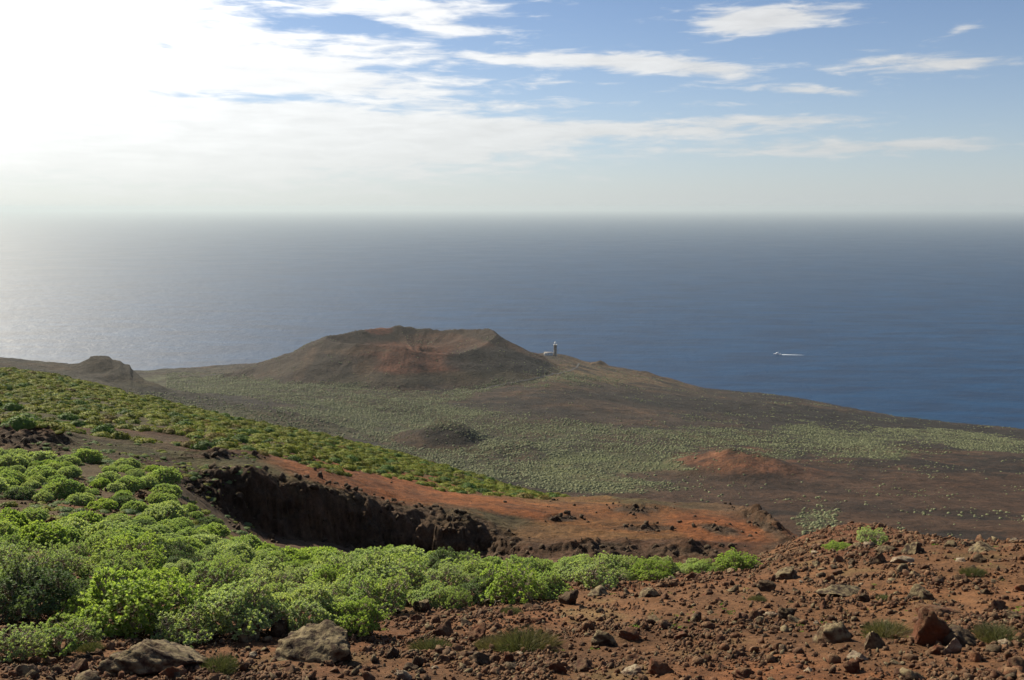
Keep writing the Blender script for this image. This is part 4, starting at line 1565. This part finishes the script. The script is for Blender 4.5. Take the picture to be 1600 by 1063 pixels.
# rubble of the gully cliff and the outcrops
n = 60000
ph_ = rng.uniform(-.5, .32, n)
r_ = np.sqrt(rng.uniform(72 ** 2, 135 ** 2, n))
x_, y_ = r_ * np.sin(ph_), r_ * np.cos(ph_)
pc_ = np.clip(ph_, -.62, .62)
rcl = RC(pc_)
w_ = np.maximum(np.exp(-((r_ - rcl) / 4.5) ** 2) * .30, np.exp(-((r_ - rcl + 3.5) / 2.2) ** 2) * .4) * CLIFFY(pc_)
z_ = near_z(x_, y_)
qx, qy = project(x_, y_, z_)
for (ox, oy, wx, wy, h, tl) in OUTCROPS:
    w_ = np.maximum(w_, .25 * np.exp(-((qx - ox) / wx) ** 2 - ((qy - oy - tl * (qx - ox)) / wy) ** 2))
w_ = np.maximum(w_, .006)
keep = rng.random(n) < w_
x_, y_, z_, w_ = x_[keep], y_[keep], z_[keep], w_[keep]
m_ = len(x_)
s_ = (.08 + .8 * rng.random(m_) ** 5) * np.where(w_ > .05, .62, .4)
rub = [rock_mesh('lava_block', 800 + i, 2, M['rock_dark'], jag=.5, cuts=9, pits=.3) for i in range(6)]
scatter('lava_rubble', np.stack([x_, y_, z_ + CAM_H + s_ * .15], 1), rng.uniform(0, 6.28, (m_, 3)), np.stack([s_, s_ * rng.uniform(.6, 1, m_), s_ * rng.uniform(.6, 1, m_)], 1),
        rng.integers(0, 6, m_), source_collection('rubble_cover', rub), 'dark lava rubble along the gully cliff and red ridge', 'rubble')


# ------------------------------------------------------------------ grass tufts and weeds
def tuft_mesh(name, seed, n, spread, h, w, mat, droop=.5):
    g = np.random.default_rng(seed)
    a = g.uniform(0, 6.283, n)
    rr_ = np.sqrt(g.random(n)) * spread
    B = np.stack([rr_ * np.cos(a), rr_ * np.sin(a), np.zeros(n) - .02], 1)
    dirn = np.stack([np.cos(a) * 1.3 * rr_ / spread + g.normal(0, .55, n), np.sin(a) * 1.3 * rr_ / spread + g.normal(0, .55, n), np.ones(n)], 1)
    dirn /= np.linalg.norm(dirn, axis=1)[:, None]
    L = h * g.uniform(.5, 1.15, n) * (1 - .45 * (rr_ / spread) ** 2)
    side = np.cross(dirn, np.stack([g.normal(0, 1, n), g.normal(0, 1, n), np.zeros(n)], 1))
    side /= np.maximum(np.linalg.norm(side, axis=1), 1e-6)[:, None]
    mid = B + dirn * (L * .55)[:, None]
    tip = B + dirn * L[:, None] + np.stack([dirn[:, 0], dirn[:, 1], -np.ones(n) * .35], 1) * (L * droop * .4)[:, None]
    V_ = np.stack([B - side * w, B + side * w, mid + side * w * .8, mid - side * w * .8, tip + side * w * .15, tip - side * w * .15], 1).reshape(-1, 3)
    k = np.arange(n) * 6
    F_ = np.concatenate([np.stack([k, k + 1, k + 2, k + 3], 1), np.stack([k + 3, k + 2, k + 4, k + 5], 1)])
    me = make_mesh(name, V_, F_)
    me.materials.append(mat)
    return me


tufts = [tuft_mesh('tuft_blades', 900 + i, 1500, .9, .62, .009, M['grass'], .6) for i in range(3)]
TUFTS = [
    (820, 1020, 90, 'long grey-green grass tuft near the bottom middle'),
    (765, 1015, 50, 'small green grass tuft left of the long grey-green one'),
    (672, 1020, 58, 'dry brownish grass tuft right of the pointed lichen boulder'),
    (1392, 997, 72, 'grey-green tuft left of the right-hand rock outcrop'),
    (1572, 1005, 72, 'green tuft right of the rock outcrop at the right edge'),
    (1524, 900, 36, 'small green tuft high on the slope near the right edge'),
    (335, 1050, 62, 'dark green tuft between the two large lichen boulders'),
    (125, 1018, 50, 'dull green tuft behind the huge rounded boulder'),
    (1382, 938, 22, 'tiny green tuft between slab and pale lichen boulder'),
    (800, 960, 30, 'greyish tuft below the fan-branched shrub'),
    (1184, 940, 26, 'faint grey tuft left on the upper stony slope'),
]
for i, (px, py, wp, label) in enumerate(TUFTS):
    x, y, z = ray_ground(px, py, near_z, 8, 120)
    s = .5 * wp * math.hypot(y, z) / FPX
    o = link('grass_tuft', tufts[i % 3])
    o.location = (x, y + s * .4, float(near_z(x, y + s * .4)) + CAM_H)
    o.scale = (s * 1.1, s * .9, s * 1.35)
    o.rotation_euler = (0, 0, i * 1.3)
    tag(o, label, 'grass tuft', 'grass tufts on the stony slope')

weeds = [tuft_mesh('weed', 950 + i, 26, .8, .5, .10, M['weed'] if i < 2 else M['grass'], .9) for i in range(4)]
n = 5000
ph_ = rng.uniform(-.52, .52, n)
r_ = np.sqrt(rng.uniform(12 ** 2, 36 ** 2, n))
x_, y_ = r_ * np.sin(ph_), r_ * np.cos(ph_)
f_ = fbm(x_, y_, 2.2, 3, 39)
z_ = near_z(x_, y_)
qx, qy = project(x_, y_, z_)
patch = np.exp(-((qx - 1060) / 90) ** 2 - ((qy - 972) / 14) ** 2) + np.exp(-((qx - 1140) / 40) ** 2 - ((qy - 955) / 14) ** 2) + .7 * np.exp(-((qx - 1360) / 30) ** 2 - ((qy - 985) / 10) ** 2)
keep = rng.random(n) < np.clip(.9 * patch + .22 * sstep(.1, .5, f_) + .015, 0, 1)
x_, y_, z_ = x_[keep], y_[keep], z_[keep]
m_ = len(x_)
s_ = rng.uniform(.03, .11, m_)
scatter('weeds', np.stack([x_, y_, z_ + CAM_H], 1), np.stack([np.zeros(m_), np.zeros(m_), rng.uniform(0, 6.28, m_)], 1), np.stack([s_, s_, s_ * .8], 1),
        rng.integers(0, 4, m_), source_collection('weed_cover', weeds), 'small green weeds sprouting among the red stones', 'weeds')


# ------------------------------------------------------------------ lighthouse, boat, track
def box(Vl, Fl, c, s):
    k = len(Vl)
    for dx in (-.5, .5):
        for dy in (-.5, .5):
            for dz in (-.5, .5):
                Vl.append((c[0] + dx * s[0], c[1] + dy * s[1], c[2] + dz * s[2]))
    for f in ((0, 1, 3, 2), (4, 6, 7, 5), (0, 4, 5, 1), (2, 3, 7, 6), (0, 2, 6, 4), (1, 5, 7, 3)):
        Fl.append(tuple(k + i for i in f))


def part_box(name, boxes, mat, parent):
    Vl, Fl = [], []
    for c, s in boxes:
        box(Vl, Fl, c, s)
    me = make_mesh(name, np.array(Vl), np.array(Fl))
    return link(name, me, mat, parent)


def lathe(name, prof, sides, mat, parent, at=(0, 0, 0), off=0.0):
    Vl, Fl = [], []
    for (r_, z_) in prof:
        for i in range(sides):
            a = 2 * math.pi * (i + off) / sides
            Vl.append((at[0] + r_ * math.cos(a), at[1] + r_ * math.sin(a), at[2] + z_))
    for k in range(len(prof) - 1):
        for i in range(sides):
            j = (i + 1) % sides
            Fl.append((k * sides + i, k * sides + j, (k + 1) * sides + j, (k + 1) * sides + i))
    me = make_mesh(name, np.array(Vl), np.array(Fl))
    return link(name, me, mat, parent)


STONE = plain_mat('lighthouse_stone', (.34, .29, .23), .85, 0, .25, .6)
WHITE = plain_mat('white_paint', (.78, .76, .71), .6, 0, .06, .3)
GLASS = plain_mat('lantern_metal', (.75, .77, .78), .18, .9, .05, 1.0)
DARK = plain_mat('dark_opening', (.03, .03, .035), .4, 0, .1, 1.0)

lphi = float(pix_phi_ratio(867.5, 553)[0])
lx, ly = 1915 * math.sin(lphi), 1915 * math.cos(lphi)
lz = -float(pix_phi_ratio(867.5, 554.5)[1]) * 1915
root = bpy.data.objects.new('lighthouse', None)
col.objects.link(root)
root.location = (lx, ly, lz + CAM_H)
tag(root, 'tall grey stone lighthouse with white lantern on the coast', 'lighthouse')
lathe('tower', [(0, -6), (3.7, -6), (3.5, 0), (3.1, 18.2), (3.9, 19.0), (3.9, 19.6), (0, 19.6)], 8, STONE, root, off=.5)
lathe('gallery_railing', [(3.8, 19.62), (3.8, 20.6), (3.7, 20.6), (3.7, 19.62)], 8, WHITE, root, off=.5)
lan = lathe('lantern_room', [(0, 19.62), (2.0, 19.62), (2.0, 23.2), (0, 23.2)], 12, GLASS, root)
lathe('dome', [(2.25, 23.22), (2.0, 24.2), (1.2, 25.2), (.2, 25.7), (.15, 27.0), (0, 27.0)], 12, WHITE, root)
for zc in (5, 10, 15):
    part_box('window', [((0, -3.35 + zc * .022, zc), (.9, .3, 1.5))], DARK, root)
root = bpy.data.objects.new('keepers_house', None)
col.objects.link(root)
hx, hy = lx - 13.5, ly - 4
root.location = (hx, hy, lz + CAM_H)
tag(root, 'low white keepers house beside the foot of the lighthouse', 'house')
part_box('wall', [((0, 0, 1.0), (17, 9, 8.0))], WHITE, root)
part_box('roof', [((0, 0, 5.15), (17.6, 9.6, .3))], STONE, root)
part_box('parapet', [((0, -4.6, 5.6), (17.6, .4, .6))], WHITE, root)
for i in range(5):
    part_box('window', [((-6.6 + i * 3.3, -4.53, 2.9), (1.1, .2, 1.8))], DARK, root)

# the boat and its wake
b_phi, b_rat = pix_phi_ratio(1214.5, 554.5)
bd = CAM_H / float(b_rat)
bx, by = bd * math.sin(b_phi), bd * math.cos(b_phi)
HULL = plain_mat('white_hull', (.82, .83, .84), .3, 0, .04, .5)
root = bpy.data.objects.new('motor_boat', None)
col.objects.link(root)
root.location = (bx, by, 0.05)
root.rotation_euler = (0, 0, math.radians(176))
root.scale = (1.25, 1.25, 1.25)
tag(root, 'white motor boat cruising on the blue sea', 'boat')
Vl, Fl = [], []
secs = [(-8.5, 2.0, 1.5), (-4, 2.35, 1.6), (2, 2.3, 1.9), (6, 1.4, 2.3), (8.8, .12, 2.8)]
for (sx_, hw, hh) in secs:
    Vl += [(sx_, -hw, hh), (sx_, -hw * .8, 0), (sx_, 0, -.6), (sx_, hw * .8, 0), (sx_, hw, hh)]
for k in range(len(secs) - 1):
    for i in range(4):
        Fl.append((k * 5 + i, k * 5 + i + 1, k * 5 + 6 + i, k * 5 + 5 + i))
    Fl.append((k * 5 + 4, k * 5, k * 5 + 5, k * 5 + 9))
link('hull', make_mesh('hull', np.array(Vl), np.array(Fl)), HULL, root)
part_box('cabin', [((0.5, 0, 2.9), (6, 3.2, 2.0))], HULL, root)
part_box('flybridge', [((-.5, 0, 4.5), (3.6, 2.8, 1.1))], HULL, root)
part_box('windscreen', [((3.55, 0, 3.1), (.12, 2.8, .9))], DARK, root)
part_box('mast', [((-1.5, 0, 6.2), (.15, .15, 2.4))], HULL, root)
FOAM = plain_mat('foam', (.75, .8, .83), .8, 0, .12, .3)
Vl, Fl = [], []
nw = 60
for i in range(nw):
    t = i / (nw - 1)
    xx = 12 + 58 * t
    hw = (2.6 + 2.0 * t) * (1 - t) ** .7 + .2 * random.random()
    yy = -22 * t * .35 + .3 * random.uniform(-1, 1)
    Vl += [(xx, yy - hw, .12), (xx, yy, .9 * (1 - t) + .14), (xx, yy + hw, .12)]
for i in range(nw - 1):
    for j in range(2):
        Fl.append((i * 3 + j, i * 3 + 3 + j, i * 3 + 4 + j, i * 3 + 1 + j))
o = link('wake', make_mesh('wake', np.array(Vl), np.array(Fl)), FOAM)
o.location = (bx, by, .05)
tag(o, 'white foam wake trailing behind the motor boat', 'wake', None, 'stuff')

# track to the lighthouse
ROAD = plain_mat('track_dust', (.035, .03, .027), .95, 0, .2, .2)
pts = [(905, 568, ), (901, 575), (890, 580), (862, 586), (835, 592), (805, 598), (770, 604), (735, 612), (700, 617)]
P = [ray_ground(a, b, far_z, 900, 2000, 2500) for a, b in pts]
line = []
for a, b in zip(P[:-1], P[1:]):
    L = int(max(2, math.dist(a[:2], b[:2]) // 6))
    for i in range(L):
        t = i / L
        line.append((a[0] + (b[0] - a[0]) * t, a[1] + (b[1] - a[1]) * t))
Vl, Fl = [], []
for i, (x, y) in enumerate(line):
    q = line[min(i + 1, len(line) - 1)]
    p = line[max(i - 1, 0)]
    dx, dy = q[0] - p[0], q[1] - p[1]
    L = math.hypot(dx, dy) or 1
    for s in (-1, 1):
        ax, ay = x - dy / L * 1.7 * s, y + dx / L * 1.7 * s
        Vl.append((ax, ay, float(far_z(ax, ay)) + CAM_H + .35))
for i in range(len(line) - 1):
    Fl.append((2 * i, 2 * i + 1, 2 * i + 3, 2 * i + 2))
tag(link('track', make_mesh('track', np.array(Vl), np.array(Fl)), ROAD), 'narrow dusty track leading to the lighthouse', 'track', None, 'structure')

# ------------------------------------------------------------------ sea haze
HAZE_DENSITY = 3.2e-5
Vl, Fl = [], []
box(Vl, Fl, (0, 0, 220.0), (236000, 236000, 460.0))
hm, g, out = new_mat('sea_haze')
pv = g.node('ShaderNodeVolumePrincipled')
pv.inputs['Color'].default_value = (.60, .68, .71, 1)
pv.inputs['Density'].default_value = HAZE_DENSITY
pv.inputs['Anisotropy'].default_value = .25
g.l.new(pv.outputs[0], out.inputs['Volume'])
o = link('haze', make_mesh('haze', np.array(Vl), np.array(Fl)), hm)
tag(o, 'pale sea haze filling the air over land and water', 'haze', None, 'stuff')
print('SHRUBS', len(placed), 'hill', len(rest), 'ROCKS', len(rock_spots))
